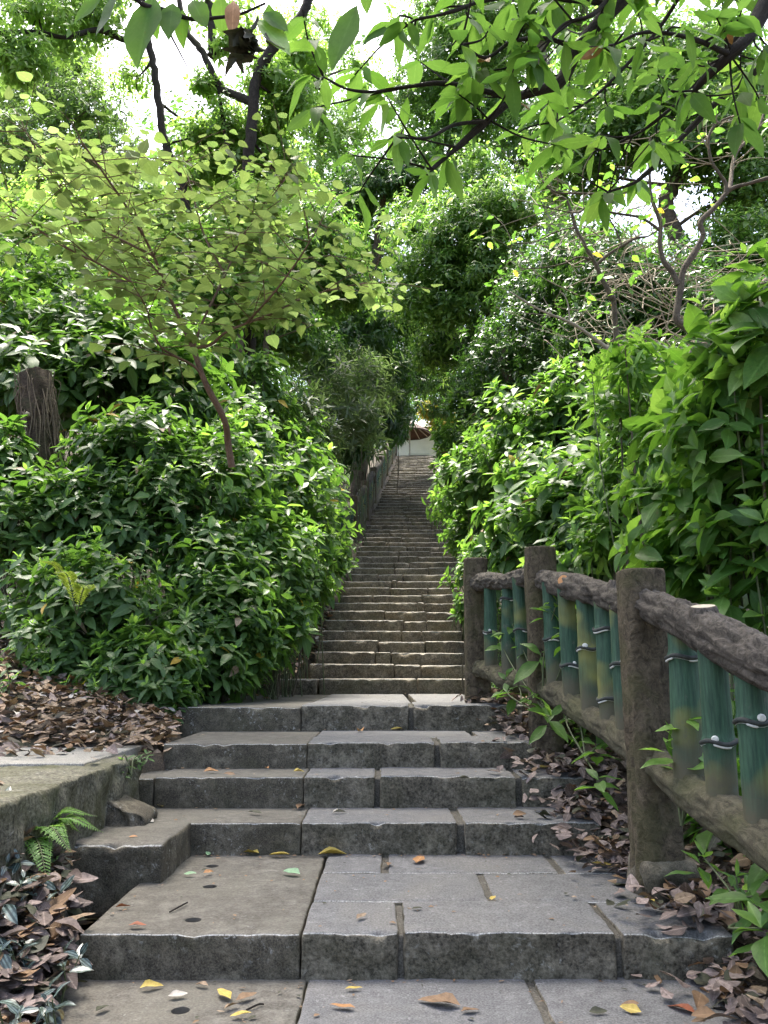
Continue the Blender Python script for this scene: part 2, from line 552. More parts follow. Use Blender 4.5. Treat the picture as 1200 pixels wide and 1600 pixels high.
MT = {}
TR = dict(speck=(.34, .34, .33), speck_amt=.5, bump=.35, warm=(.125, .117, .1), fine=130, grain=.42, mott=(.36, .64), s1=4)
CO = dict(speck=(.3, .29, .27), speck_amt=.3, bump=.3, warm=(.105, .098, .078), mott=(.38, .62), s1=3.2, fine=110, grain=.24)
MT['tread'] = rock_mat('granite_tread', (.085, .085, .084), (.148, .146, .144), **TR)
MT['riser'] = rock_mat('hewn_granite_face', (.024, .02, .013), (.225, .198, .148), moss=(.05, .052, .022), moss_amt=.3, grain=.3, speck=(.36, .35, .31), speck_amt=.6, bump=1.0, fine=70, mott=(.42, .6), s1=5.5)
MT['conc'] = rock_mat('worn_concrete', (.076, .069, .056), (.142, .133, .113), **CO)
MT['concside'] = rock_mat('stained_concrete_face', (.026, .021, .014), (.19, .167, .122), moss=(.05, .05, .022), moss_amt=.35, grain=.25, speck=(.42, .41, .37), speck_amt=.75, bump=.6, mott=(.4, .65), s1=5)
MT['edge'] = rock_mat('chipped_chalky_edge', (.12, .115, .1), (.36, .355, .33), speck=(.55, .54, .5), speck_amt=.9, bump=.5, mott=(.42, .6), s1=14)
MT['mossy'] = rock_mat('mossy_concrete', (.025, .023, .015), (.15, .14, .1), moss=(.05, .052, .016), moss_amt=.65, speck=(.4, .39, .34), speck_amt=.7, bump=1.0, mott=(.42, .6), s1=7, fine=60)
MT['upper'] = rock_mat('brown_stone_tread', (.12, .105, .08), (.28, .25, .2), speck=(.4, .38, .33), speck_amt=.4, bump=.5)
MT['upper_r'] = rock_mat('brown_stone_face', (.034, .028, .019), (.215, .18, .13), moss=(.05, .055, .022), moss_amt=.3, speck=(.3, .27, .22), speck_amt=.6, bump=1.0, fine=60, warm=(.14, .11, .055), mott=(.4, .62), s1=5, grain=.35)
MT['mortar'] = rock_mat('joint_mortar', (.04, .036, .028), (.1, .092, .075), speck_amt=.2, bump=.6)
MT['soil'] = rock_mat('forest_soil', (.035, .026, .018), (.085, .064, .046), moss=(.03, .045, .015), moss_amt=.5, speck=(.2, .15, .11), speck_amt=.7, bump=1.0)
MT['post'] = bark_mat('bark_textured_concrete', (.03, .023, .014), (.125, .1, .066), moss=(.06, .06, .022), moss_amt=.5, bump=1.0)
MT['rail'] = bark_mat('bark_textured_rail', (.026, .022, .017), (.125, .108, .088), scale=1.2, bump=1.0)
MT['lowrail'] = bark_mat('mossy_rail', (.04, .035, .022), (.11, .098, .062), moss=(.07, .072, .03), moss_amt=.5, scale=.8)
MT['postcut'] = plain_mat('weathered_post_top', (.2, .18, .14), .85, .3, 30)
MT['cut'] = plain_mat('painted_sawn_end', (.42, .36, .26), .8, .2, 40)
MT['cutor'] = plain_mat('orange_sawn_end', (.42, .21, .085), .8, .2, 40)
MT['bamboo'] = bamboo_mat()
MT['node'] = plain_mat('bamboo_node_black', (.03, .034, .03), .7, .5, 60)
MT['white'] = plain_mat('chalky_white_paint', (.55, .55, .5), .8, .2, 90)
MT['bark'] = bark_mat('tree_bark', (.05, .038, .026), (.15, .12, .088), scale=.8)
MT['barkdark'] = bark_mat('dark_bark', (.014, .011, .009), (.045, .037, .03), scale=.8)
MT['barkpale'] = bark_mat('pale_bark', (.09, .076, .056), (.22, .19, .145), scale=.7)
MT['twig'] = bark_mat('reddish_twig_bark', (.085, .05, .032), (.19, .12, .08), scale=1.4, bump=.4)
MT['deadtwig'] = plain_mat('dry_twig', (.24, .2, .14), .9, .3, 50)
MT['woodystem'] = plain_mat('woody_stem', (.085, .07, .045), .85, .4, 40)
MT['stem'] = plain_mat('green_stem', (.07, .085, .035), .7, .4, 40)

G = {}
G['shrub'] = leaf_mat('shrub_leaf', (.035, .085, .022), (.085, .15, .045), (.19, .37, .05), .36, .46, .35, .38)
G['young'] = leaf_mat('young_shrub_leaf', (.13, .24, .05), (.2, .32, .085), (.4, .66, .09), .42, .4)
G['big'] = leaf_mat('broad_leaf', (.035, .095, .018), (.08, .16, .03), (.24, .46, .05), .4, .5, .45, .32, spots=True)
G['over'] = leaf_mat('overhanging_leaf', (.04, .09, .025), (.075, .14, .035), (.22, .4, .06), .55, .55, .35, .25, spots=True)
G['mulb'] = leaf_mat('mulberry_leaf', (.105, .13, .045), (.16, .18, .07), (.25, .335, .09), .5, .6, .45, .3)
G['mulb2'] = leaf_mat('pale_mulberry_leaf', (.165, .235, .09), (.235, .295, .12), (.34, .46, .14), .5, .6, .45, .3)
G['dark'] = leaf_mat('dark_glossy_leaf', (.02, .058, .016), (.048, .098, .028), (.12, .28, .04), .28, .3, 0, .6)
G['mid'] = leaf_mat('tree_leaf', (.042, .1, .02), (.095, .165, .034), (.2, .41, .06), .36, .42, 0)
G['bright'] = leaf_mat('sunlit_tree_leaf', (.1, .19, .035), (.17, .26, .06), (.42, .64, .13), .46, .45, 0)  # paler copy of the tree leaf, sunlight put into its colour
G['grey'] = leaf_mat('greyish_leaf', (.06, .085, .038), (.11, .14, .075), (.22, .33, .1), .35, .5, 0)
G['yellow'] = leaf_mat('yellow_leaf', (.5, .3, .03), (.6, .42, .06), (.7, .5, .06), .45, .5, .2)
G['deadmauve'] = leaf_mat('dead_brown_leaf', (.075, .055, .047), (.25, .195, .172), (.12, .08, .05), .1, .7, .25, .3)
G['deadtan'] = leaf_mat('dead_tan_leaf', (.13, .085, .05), (.32, .24, .165), (.2, .13, .06), .12, .7, .25, .3)
G['deadyel'] = leaf_mat('fallen_yellow_leaf', (.38, .28, .06), (.46, .35, .09), (.4, .28, .05), .15, .6, .3, .3)
G['deador'] = leaf_mat('fallen_orange_leaf', (.3, .15, .06), (.36, .19, .08), (.3, .16, .05), .15, .6, .3, .3)
G['deadred'] = leaf_mat('fallen_red_brown_leaf', (.2, .06, .03), (.24, .08, .04), (.2, .07, .03), .15, .6, .3, .3)
G['deadbrown'] = leaf_mat('fallen_brown_leaf', (.16, .1, .055), (.2, .125, .07), (.2, .1, .05), .12, .65, .3, .3)
G['deadgrey'] = leaf_mat('fallen_grey_leaf', (.33, .3, .26), (.38, .35, .3), (.2, .2, .15), .12, .7, .3, .3)
G['deadgreen'] = leaf_mat('fallen_pale_green_leaf', (.18, .3, .17), (.2, .33, .19), (.25, .4, .15), .2, .5, .4, .3)
G['deaddark'] = leaf_mat('fallen_dark_leaf', (.03, .035, .02), (.05, .05, .03), (.05, .05, .02), .1, .6, .2, .3)
G['fern'] = leaf_mat('fern_leaflet', (.09, .2, .04), (.14, .26, .06), (.3, .5, .09), .4, .5, .2)
G['fernyel'] = leaf_mat('yellow_green_fern_leaflet', (.2, .3, .04), (.28, .36, .06), (.5, .6, .08), .45, .5, .2)
G['stripe'] = leaf_mat('striped_leaf', (.02, .035, .028), (.035, .05, .04), (.06, .05, .06), .15, .3, 0, .6, stripes=(.14, .19, .17))

# ------------------------------------------------------------------ step levels from the measured edges
def tan_dn(py):                  # downward slope of the ray through image row py
    return math.tan(math.atan((py - PCY) / F) - PITCH)


Z = {0: 0.0}
YF = {}
for i, (yb, yt) in {1: (1531, 1458), 2: (1335, 1285), 3: (1262, 1213), 4: (1200, 1160), 5: (1141, 1102), 6: (1084, 1060)}.items():
    YF[i] = (HC - Z[i - 1]) / tan_dn(yb)
    Z[i] = HC - YF[i] * tan_dn(yt)
NS = 84
RISE = .16
# upper flight: riser 17 has its edge on row 897, the last one on row 712
def z_of(n): return Z[6] + (n - 6) * RISE
y17 = (HC - z_of(17)) / tan_dn(897)
GO = (y17 - YF[6]) / 11
s_up = RISE / GO
# rows: find how many steps until row 712
best = None
for n in range(30, 160):
    yy = YF[6] + (n - 6) * GO
    row = abs((z_of(n) - HC) / yy + tan_dn(712))
    if best is None or row < best[0]: best = (row, n)
NTOP = min(best[1], 104)
for n in range(7, NTOP + 1):
    YF[n] = YF[6] + (n - 6) * GO
    Z[n] = z_of(n)
YTOP, ZTOP = YF[NTOP], Z[NTOP]
print('STEPS', {k: (round(YF[k], 2), round(Z[k], 3)) for k in list(range(1, 10)) + [17, NTOP]}, 'GO', GO, 'NTOP', NTOP)

pl = at_z  # shorthand
# the centre line of the upper flight
cA = pt(613, 1005, YF[9]); cB = pt(661, 716, YTOP)
def cxs(y):
    return cA[0] + (y - cA[1]) * (cB[0] - cA[0]) / (cB[1] - cA[1])
HWID = (pt(728, 1000, YF[9])[0] - pt(497, 1000, YF[9])[0]) / 2
print('halfwidth', HWID, 'top', YTOP, ZTOP, cxs(YTOP))

ANCH_Y = [-30, -3, 1.2, YF[1] - .1, YF[2], YF[3], YF[4], YF[5], YF[6], YTOP, YTOP + 40, YTOP + 200]
ANCH_Z = [-2.5, -.75, -.35, .02, Z[1] + .08, Z[2] + .08, Z[3] + .08, Z[4] + .1, Z[5] + .02, ZTOP - .02, ZTOP + 1.5, ZTOP + 3]
def S_(y): return np.interp(y, ANCH_Y, ANCH_Z)


def edges(y):
    """x of the left and right edge of the stairs' footprint at y"""
    X_ = lambda px, py, i: float(pt(px, py, YF[i])[0])
    pb = at_z(84, 1321, Z[2])
    l = np.interp(y, [0, YF[1] - .05, pb[1] - .05, pb[1], YF[2], YF[3], YF[4], YF[5], YF[6] - .6, YF[6], YF[6] + 1.2],
                  [-1.2, X_(122, 1460, 1) + .02, float(pb[0]) + .02, float(pb[0]) + .02, float(pb[0]) - .02, X_(178, 1218, 3), X_(255, 1166, 4), X_(277, 1112, 5), X_(340, 1095, 6), X_(430, 1063, 6), cxs(YF[6] + 1.2) - HWID])
    r = np.interp(y, [0, YF[1] - .05, YF[1] + .4, YF[2], YF[3], YF[4], YF[5], YF[6]],
                  [1.4, X_(1146, 1458, 1), 1.34, X_(938, 1285, 2), X_(916, 1212, 3), X_(880, 1158, 4), X_(812, 1100, 5), cxs(YF[6]) + HWID])
    up = y > YF[6] + 1.2
    l = np.where(up, cxs(y) - HWID, l)
    r = np.where(y > YF[6], cxs(y) + HWID, r)
    return l, r


def gz(x, y):
    x = np.asarray(x, float); y = np.asarray(y, float)
    l, r = edges(y)
    dl, dr = np.maximum(l - x, 0), np.maximum(x - r, 0)
    s = S_(y)
    inside = (x > l + .02) & (x < r - .02)
    upk = np.clip((y - 4.8) / 2.5, 0, 1)
    z = s + .05 * np.clip(dl / .3, 0, 1) + upk * (np.minimum(dl, 9) * .3 + np.maximum(dl - 9, 0) * .1) + np.clip((y - 4) / 6, .15, 1) * np.minimum(dr, 9) * .2
    z = z + .1 * np.clip(dr / .25, 0, 1) * np.clip((8.5 - y) / 1.5, 0, 1)
    z = z + .16 * np.clip((y - 2.2) / .9, 0, 1) * np.clip((5.2 - y) / .5, 0, 1) * (np.clip((-1.08 - x) / .2, 0, 1) + 1.15 * np.clip((-1.36 - x) / .15, 0, 1) * np.clip((4.0 - y) / .3, 0, 1))
    z = np.where(inside, s - .32 - .02 * (y > YF[6]), z)
    return z


def gz1(x, y): return float(gz(np.array([x]), np.array([y]))[0])


# ------------------------------------------------------------------ ground
def build_ground():
    xs = np.unique(np.concatenate([np.linspace(-250, -30, 12), np.linspace(-30, -6, 25), np.linspace(-6, 6, 170), np.linspace(6, 30, 25), np.linspace(30, 250, 12)]))
    ys = np.unique(np.concatenate([np.linspace(-60, -3, 12), np.linspace(-3, 1, 14), np.linspace(1, 12, 150), np.linspace(12, YTOP + 3, 130), np.linspace(YTOP + 3, 300, 30)]))
    X, Y = np.meshgrid(xs, ys, indexing='ij')
    Zg = gz(X.ravel(), Y.ravel()).reshape(X.shape)
    P = np.stack([X, Y, Zg], -1).reshape(-1, 3)
    P[:, 2] += vnoise(P * [1, 1, 0], 1.6) * .05 + vnoise(P * [1, 1, 0], 6, 3) * .018
    i, j = np.meshgrid(np.arange(len(xs) - 1), np.arange(len(ys) - 1), indexing='ij')
    k = len(ys)
    a = i * k + j
    q = np.stack([a, a + k, a + k + 1, a + 1], -1).reshape(-1, 4)
    o = MB().add(P, q).build('ground', MT['soil'])
    tag(o, 'brown forest soil rising on both sides of the stone stairs', None, None, 'structure')


build_ground()

# ------------------------------------------------------------------ stairs
stairs = thing('stone_stairs', 'long straight flight of weathered stone steps climbing through the woods', 'stairs', (0, YF[1], 0), kind='structure')


MT['holedark'] = plain_mat('hole_shade_tint', (.02, .019, .016), .8, .3, 40)  # hole walls tinted near-black: their shade is put into the colour


def cut_holes(o, spots, r):
    cut = MB()
    for (x, y, z) in spots:
        tube(cut, [(x, y, z - .17), (x, y, z + .05)], r, 24, m=7)
    c = cut.build('drain_cutter', [MT['holedark']] * 8)
    md = o.modifiers.new('holes', 'BOOLEAN'); md.operation = 'DIFFERENCE'; md.object = c; md.solver = 'EXACT'
    dg = bpy.context.evaluated_depsgraph_get()
    me = bpy.data.meshes.new_from_object(o.evaluated_get(dg))
    o.modifiers.clear()
    old = o.data
    o.data = me
    bpy.data.objects.remove(c)
    if len(me.polygons) < 50:
        o.data = old


def step_mesh(i, name, blocks, holes=None, mats=None, label=None):
    mb = MB()
    for kw in blocks:
        if kw.get('m_top', 0) in (0, 2): kw.setdefault('m_edge', 6)
        stone(mb, **kw)
    o = mb.build(name, (mats or [MT['tread'], MT['riser'], MT['conc'], MT['concside'], MT['mortar'], MT['mossy']]) + [MT['edge'], MT['holedark']], stairs)
    if label: o['label'] = label
    if holes: cut_holes(o, holes, .03)
    return o


def X(px, py, z):
    p = at_z(px, py, z)
    for i in range(1, 7):
        if abs(Z[i] - z) < 1e-6 and p[1] < YF[i] + .12:
            p = pt(px, py, YF[i])
    return float(p[0])
def Yp(px, py, z): return float(at_z(px, py, z)[1])


# two steps below the frame's edge
y0f = Yp(600, 1612, 0)
stepL = dict(z1=-.17, z0=-.6, rough=.006, res=.05)
step_mesh(-2, 'step', [dict(x0=-1.3, x1=.1, y0=y0f - .75, y1=y0f - .34, z0=-.8, z1=-.34, res=.05), dict(x0=.115, x1=1.35, y0=y0f - .75, y1=y0f - .34, z0=-.8, z1=-.34, res=.05)])
step_mesh(-1, 'step', [dict(x0=-1.25, x1=-.25, y0=y0f - .37, y1=y0f + .05, z0=-.6, z1=-.17, res=.05), dict(x0=-.235, x1=1.3, y0=y0f - .37, y1=y0f + .05, z0=-.6, z1=-.17, res=.05)])
# landing 0
b0 = YF[1] + .06
MT['tread_p'] = rock_mat('granite_tread_with_yellow_paint', (.085, .085, .084), (.148, .146, .144), **TR, paint=((.62, .45, .1), 0, y0f + .045, .85))
MT['conc_p'] = rock_mat('worn_concrete_with_yellow_paint', (.076, .069, .056), (.142, .133, .113), **CO, paint=((.6, .46, .16), 0, y0f + .05, .95))
xa, xb = X(474, 1560, 0), X(846, 1570, 0)
step_mesh(0, 'step', [
    dict(x0=-1.12, x1=xa - .004, y0=y0f, y1=b0, z0=-.3, z1=-.002, m_top=2, m_side=3, res=.03),
    dict(x0=xa, x1=xb - .012, y0=y0f, y1=b0, z0=-.3, z1=0, res=.03, seed=3),
    dict(x0=xb + .014, x1=1.38, y0=y0f, y1=b0, z0=-.3, z1=.001, res=.03, seed=5),
    dict(x0=xb - .03, x1=xb + .03, y0=y0f + .02, y1=b0, z0=-.3, z1=-.012, m_top=4, m_side=4, res=.05)],
    holes=[at_z(282, 1578, 0)],
    mats=[MT['tread_p'], MT['riser'], MT['conc_p'], MT['concside'], MT['mortar'], MT['mossy']])
# step 1, the deep landing: concrete on the left, three courses of granite on the right
z = Z[1]; y1f = YF[1]
yb1 = YF[2] + .06
xl, xr = X(122, 1462, z), X(1146, 1458, z)
xc = X(470, 1458, z)
yr1, yr2 = Yp(700, 1408, z), Yp(700, 1363, z)
blk = [dict(x0=xl, x1=xc - .003, y0=y1f + .005, y1=yb1, z0=-.2, z1=z - .004, m_top=2, m_side=3, res=.028, rough=.008)]
xs = [xc, X(631, 1455, z), X(972, 1455, z), xr]
for k in range(3):
    blk.append(dict(x0=xs[k] + .002, x1=xs[k + 1] - (.022 if k < 2 else 0), y0=y1f + [0, .004, -.004][k], y1=yr1 - .004, z0=-.2, z1=z + [0, .003, -.002][k], res=.022, rough=.011, seed=k * 7.1))
for x_ in xs[1:3]:
    blk.append(dict(x0=x_ - .03, x1=x_ + .01, y0=y1f + .02, y1=yr1, z0=-.2, z1=z - .014, m_top=4, m_side=4, res=.05))
xs2 = [xc + .006, X(764, 1385, z), X(1020, 1390, z) + .05]
for k in range(2):
    blk.append(dict(x0=xs2[k], x1=xs2[k + 1] - .028, y0=yr1 + .006, y1=yr2 - .005, z0=-.1, z1=z - .001 - .003 * k, res=.03, seed=20 + k))
blk.append(dict(x0=xs2[1] - .035, x1=xs2[1] + .01, y0=yr1 - .01, y1=yr2, z0=-.1, z1=z - .012, m_top=4, m_side=4, res=.05))
xs3 = [xc + .01, X(606, 1348, z), X(872, 1350, z), 1.35]
for k in range(3):
    blk.append(dict(x0=xs3[k], x1=xs3[k + 1] - .03, y0=yr2 + .006, y1=yb1, z0=-.1, z1=z - .002 * k, res=.03, seed=30 + k))
blk.append(dict(x0=xs3[0], x1=xs3[3] - .04, y0=yr2 - .012, y1=yb1 - .01, z0=-.1, z1=z - .013, m_top=4, m_side=4, res=.06))
step_mesh(1, 'step', blk, holes=[at_z(332, 1352, z), at_z(328, 1384, z), at_z(302, 1436, z)])
# step 2 with the concrete block standing forward on its left
z = Z[2]
g = X(720, 1283, z)
step_mesh(2, 'step', [
    dict(x0=float(at_z(84, 1321, z)[0]) - .02, x1=X(470, 1285, z), y0=YF[2] + .002, y1=YF[3] + .08, z0=0, z1=z - .003, m_top=2, m_side=3, res=.028),
    dict(x0=X(470, 1285, z) + .003, x1=g - .022, y0=YF[2], y1=YF[3] + .08, z0=0, z1=z, res=.024, rough=.01, seed=41),
    dict(x0=g + .02, x1=X(938, 1285, z), y0=YF[2] - .01, y1=YF[3] + .08, z0=0, z1=z + .002, res=.024, rough=.012, seed=43),
    dict(x0=g - .03, x1=g + .03, y0=YF[2] + .03, y1=YF[3] + .06, z0=0, z1=z - .012, m_top=4, m_side=4, res=.05)])
yblk = Yp(250, 1321, z)
sb = step_mesh(2, 'side_block', [dict(x0=float(at_z(84, 1321, z)[0]), x1=float(at_z(256, 1320, z)[0]), y0=yblk, y1=YF[2] - .003, z0=0, z1=z + .006, m_top=2, m_side=3, res=.025, rough=.014, rnd=.02, seed=50)],
               label='squat concrete block standing forward of the steps')
# slanting right side of that block is a little wedge
# step 3
z = Z[3]
a, b = X(590, 1213, z), X(811, 1213, z)
step_mesh(3, 'step', [
    dict(x0=X(178, 1218, z), x1=X(240, 1218, z), y0=YF[3] - .004, y1=YF[4] + .08, z0=.1, z1=z - .012, m_top=2, m_side=3, res=.03, seed=61),
    dict(x0=X(240, 1218, z) + .004, x1=X(474, 1213, z), y0=YF[3], y1=YF[4] + .08, z0=.1, z1=z - .004, m_top=2, m_side=3, res=.028, seed=62),
    dict(x0=X(474, 1213, z) + .003, x1=a - .016, y0=YF[3], y1=YF[4] + .08, z0=.1, z1=z, res=.024, rough=.01, seed=63),
    dict(x0=a + .014, x1=b - .02, y0=YF[3] - .008, y1=YF[4] + .08, z0=.1, z1=z + .003, res=.024, rough=.013, seed=64),
    dict(x0=b + .016, x1=X(916, 1212, z), y0=YF[3] + .006, y1=YF[4] + .08, z0=.1, z1=z - .006, res=.026, rough=.012, seed=65),
    dict(x0=a - .03, x1=b + .03, y0=YF[3] + .03, y1=YF[4] + .05, z0=.1, z1=z - .014, m_top=4, m_side=4, res=.06)])
# step 4
z = Z[4]
a = X(684, 1160, z)
step_mesh(4, 'step', [
    dict(x0=X(255, 1166, z), x1=X(480, 1160, z), y0=YF[4], y1=YF[5] + .08, z0=.3, z1=z - .008, m_top=2, m_side=3, res=.03, seed=71),
    dict(x0=X(480, 1160, z) + .003, x1=a - .02, y0=YF[4] + .004, y1=YF[4] + .5, z0=.3, z1=z, res=.026, rough=.012, seed=72),
    dict(x0=a + .016, x1=X(880, 1158, z), y0=YF[4] - .006, y1=YF[4] + .5, z0=.3, z1=z + .004, res=.026, rough=.014, seed=73),
    dict(x0=X(480, 1160, z) + .01, x1=X(740, 1150, z), y0=YF[4] + .51, y1=YF[5] + .08, z0=.3, z1=z - .002, res=.04, seed=74),
    dict(x0=X(750, 1150, z), x1=X(860, 1150, z), y0=YF[4] + .515, y1=YF[5] + .08, z0=.3, z1=z - .004, res=.04, seed=75),
    dict(x0=a - .03, x1=a + .03, y0=YF[4] + .03, y1=YF[5], z0=.3, z1=z - .014, m_top=4, m_side=4, res=.06)])
# step 5
z = Z[5]
a = X(641, 1100, z)
step_mesh(5, 'step', [
    dict(x0=X(277, 1112, z), x1=X(470, 1103, z), y0=YF[5] - .01, y1=YF[6] + .1, z0=.45, z1=z - .012, m_top=2, m_side=3, res=.035, seed=81),
    dict(x0=X(470, 1103, z) + .003, x1=a - .02, y0=YF[5] + .01, y1=YF[5] + .6, z0=.45, z1=z, res=.028, rough=.016, seed=82),
    dict(x0=a + .02, x1=X(812, 1100, z), y0=YF[5] - .004, y1=YF[5] + .6, z0=.45, z1=z + .003, res=.028, rough=.014, seed=83),
    dict(x0=X(470, 1103, z) + .02, x1=X(640, 1095, z), y0=YF[5] + .61, y1=YF[6] + .1, z0=.45, z1=z - .004, res=.05, seed=84),
    dict(x0=X(650, 1095, z), x1=X(760, 1095, z), y0=YF[5] + .615, y1=YF[6] + .1, z0=.45, z1=z - .002, res=.05, seed=85),
    dict(x0=a - .03, x1=a + .03, y0=YF[5] + .03, y1=YF[6], z0=.45, z1=z - .014, m_top=4, m_side=4, res=.06)])
# upper flight
for n in range(6, NTOP + 1):
    c = cxs(YF[n]); zz = Z[n]
    lo, hi = c - HWID + rng.uniform(-.05, .03), c + HWID + rng.uniform(-.04, .04)
    if n == 6:
        lo = X(430, 1063, zz)
    nst = 3 if n < 30 else 2
    fr = sorted(rng.uniform(.25, .8, nst - 1)) if n % 3 else [0.42, .73][:nst - 1]
    if n == 6: fr = [.22, .72]
    xx = lo + np.array([0] + list(fr) + [1]) * (hi - lo)
    res = .035 if n < 14 else (.06 if n < 32 else .15)
    bl = []
    y_end = YF[n] + GO + .08 if n < NTOP else YF[n] + 1.2
    for k in range(len(xx) - 1):
        bl.append(dict(x0=xx[k] + .003, x1=xx[k + 1] - (.008 if n > 6 else .014), y0=YF[n] + rng.uniform(-.015, .015), y1=y_end, z0=zz - .32, z1=zz + rng.uniform(-.012, .012),
                       res=res, rough=.022 if n < 32 else .012, rnd=.02, seed=n * 3.3 + k, m_top=0, m_side=1, m_edge=6, sag=rng.uniform(-.006, .006)))
    step_mesh(n, 'step', bl, mats=[MT['upper'], MT['upper_r'], MT['upper'], MT['upper'], MT['upper'], MT['upper']])

# side slab on the left
z = .6
mb = MB()
xs_ = X(176, 1194, z)
stone(mb, x0=-3.4, x1=xs_ + .02, y0=Yp(0, 1250, z) - .35, y1=Yp(178, 1180, z), z0=.0, z1=z, res=.022, rnd=.02, rough=.03, m_top=0, m_side=1, seed=90)
o = mb.build('side_landing', [MT['mossy'], MT['mossy']])
tag(o, 'mossy concrete slab forming a raised landing left of the lower steps', 'landing', None, 'structure')
mb = MB()
stone(mb, x0=-3.3, x1=xs_ - .12, y0=Yp(90, 1197, z), y1=Yp(90, 1166, z), z0=z - .2, z1=z + .014, res=.08, rnd=.01, rough=.006, m_top=0, m_side=0, seed=91)
MT['screed'] = rock_mat('pale_concrete_topping', (.15, .143, .122), (.25, .24, .21), speck=(.4, .39, .36), speck_amt=.4, bump=.3, mott=(.38, .62))
o = mb.build('landing_screed', [MT['screed']])
tag(o, 'smooth pale concrete topping on the mossy side landing', 'topping', None, 'structure')

mb = MB()
wc = at_z(215, 1292, Z[2])
stone(mb, x0=wc[0] - .24, x1=wc[0] + .02, y0=wc[1] - .02, y1=wc[1] + .3, z0=Z[2] - .15, z1=Z[2] + .1, res=.02, rnd=.03, rough=.05, sag=-.35, seed=140, m_top=0, m_side=0)
o = mb.build('broken_rock', [MT['concside']])
tag(o, 'broken grey rock wedged between the mossy slab and the steps', 'rock')

# ------------------------------------------------------------------ fences
def make_post(root, x, y, z0, z1, r, near=True, cutmat=1):
    mb = MB()
    n = 46 if near else 8
    seg = 40 if near else 12
    zz = np.concatenate([np.linspace(z0, z1 - .02, n), [z1 - .006, z1]])
    rr = np.concatenate([r * (1 + .10 * np.clip((z0 + .45 - zz[:-2]) / .45, 0, 1)), [r * .985, r * .9]])
    P = np.stack([np.full(len(zz), x), np.full(len(zz), y), zz], 1)
    tube(mb, P, rr, seg, rough=.011 if near else .01, freq=22, sq=3.4, along=.09, mcap=cutmat, ridged=near)
    return mb.build('post', [MT['post'], MT['postcut']], root)


def make_rail(root, name, a, b, r, mat, near=True, rough=.014, bow=.02, knot=None):
    n = 5
    P = [np.asarray(a) + (np.asarray(b) - np.asarray(a)) * t + np.array([0, rng.normal(0, bow * .3), rng.normal(0, bow) * math.sin(PI * t)]) for t in np.linspace(0, 1, n)]
    P, _ = smooth_path(P, 22 if near else 3)
    rr = r * (1 + .1 * np.sin(np.linspace(0, 9, len(P)) + rng.uniform(0, 6)))
    mb = MB()
    tube(mb, P, rr, 56 if near else 8, rough=rough * .75, freq=20, along=.3, ridged=near)
    o = mb.build(name, mat, root)
    if knot:
        for (t, up, mt, kr) in knot:
            i = int(t * (len(P) - 1))
            c = P[i]; d = unit(np.asarray(up, float))
            k = MB()
            tube(k, [c + d * r * .55, c + d * r * 1.05, c + d * r * 1.25, c + d * r * 1.3], [kr * 1.35, kr * 1.15, kr * 1.05, kr * .95], 24, rough=.004, mcap=1)
            k.build('sawn_knot', [MT['rail'], mt], o)
    return o


def make_bamboo(root, x, y, z0, z1, r, near=True, nodes=None, facing=(-.4, -1)):
    h = z1 - z0
    nodes = nodes if nodes is not None else [rng.uniform(.3, .55)] + ([rng.uniform(.72, .9)] if rng.random() < .5 else [])
    seg = 28 if near else 8
    ts = sorted(set(list(np.linspace(0, 1, 24 if near else 4)) + [q for nd in nodes for q in (nd - .02, nd - .008, nd, nd + .008, nd + .03)]))
    zz = np.array([z0 + h * t for t in ts])
    rr = np.array([r * (1 + .04 * math.sin(t * 5) + sum(.13 * math.exp(-((t - nd) * h / .016) ** 2) for nd in nodes)) for t in ts])
    lean = rng.normal(0, .01, 2)
    P = np.stack([x + lean[0] * np.array(ts), y + lean[1] * np.array(ts), zz], 1)
    base = P[0].copy()
    mb = MB(); tube(mb, P, rr, seg, rough=.002 if near else 0, freq=30)
    loc = np.array([x, y, z0])
    o = mb.build('baluster', MT['bamboo'], None, True, loc)
    o.parent = root; o.matrix_parent_inverse = root.matrix_basis.inverted()
    for nd in nodes:
        zc = z0 + h * nd
        cx_, cy_ = x + lean[0] * nd, y + lean[1] * nd
        nb = MB()
        ang = np.linspace(0, 2 * PI, seg * 2 if near else 10)
        ring = np.stack([cx_ + np.cos(ang) * r * 1.13, cy_ + np.sin(ang) * r * 1.13, zc + (.006 * np.sin(ang * 3 + rng.uniform(0, 6)) if near else 0 * ang)], 1)
        tube(nb, ring, .0085 if near else .012, 8, m=0, rough=.002 if near else 0, cap=False)
        ring2 = ring.copy(); ring2[:, 2] -= .011
        keep = ring2[: int(len(ring2) * 1.0)]
        tube(nb, keep, np.where(np.sin(ang * 2.5 + rng.uniform(0, 6)) > rng.uniform(-.3, .8), .005, .0005), 6, m=1, cap=False)
        q = nb.build('node_ring', [MT['node'], MT['white']], None, True, loc)
        q.parent = o
        q.location = (0, 0, 0)
        if near and rng.random() < .7:
            f = unit(np.array([facing[0] + rng.normal(0, .35), facing[1], 0.]))
            c = np.array([cx_, cy_, zc + .012]) + f * r * 1.06
            bb = MB(); tube(bb, [c - f * .01, c + f * .006, c + f * .009], np.array([.015, .014, .009]) * rng.uniform(.6, 1.1), 12, rough=.003)
            q2 = bb.build('bud_scar', MT['white'], None, True, loc)
            q2.parent = o; q2.location = (0, 0, 0)
    return o


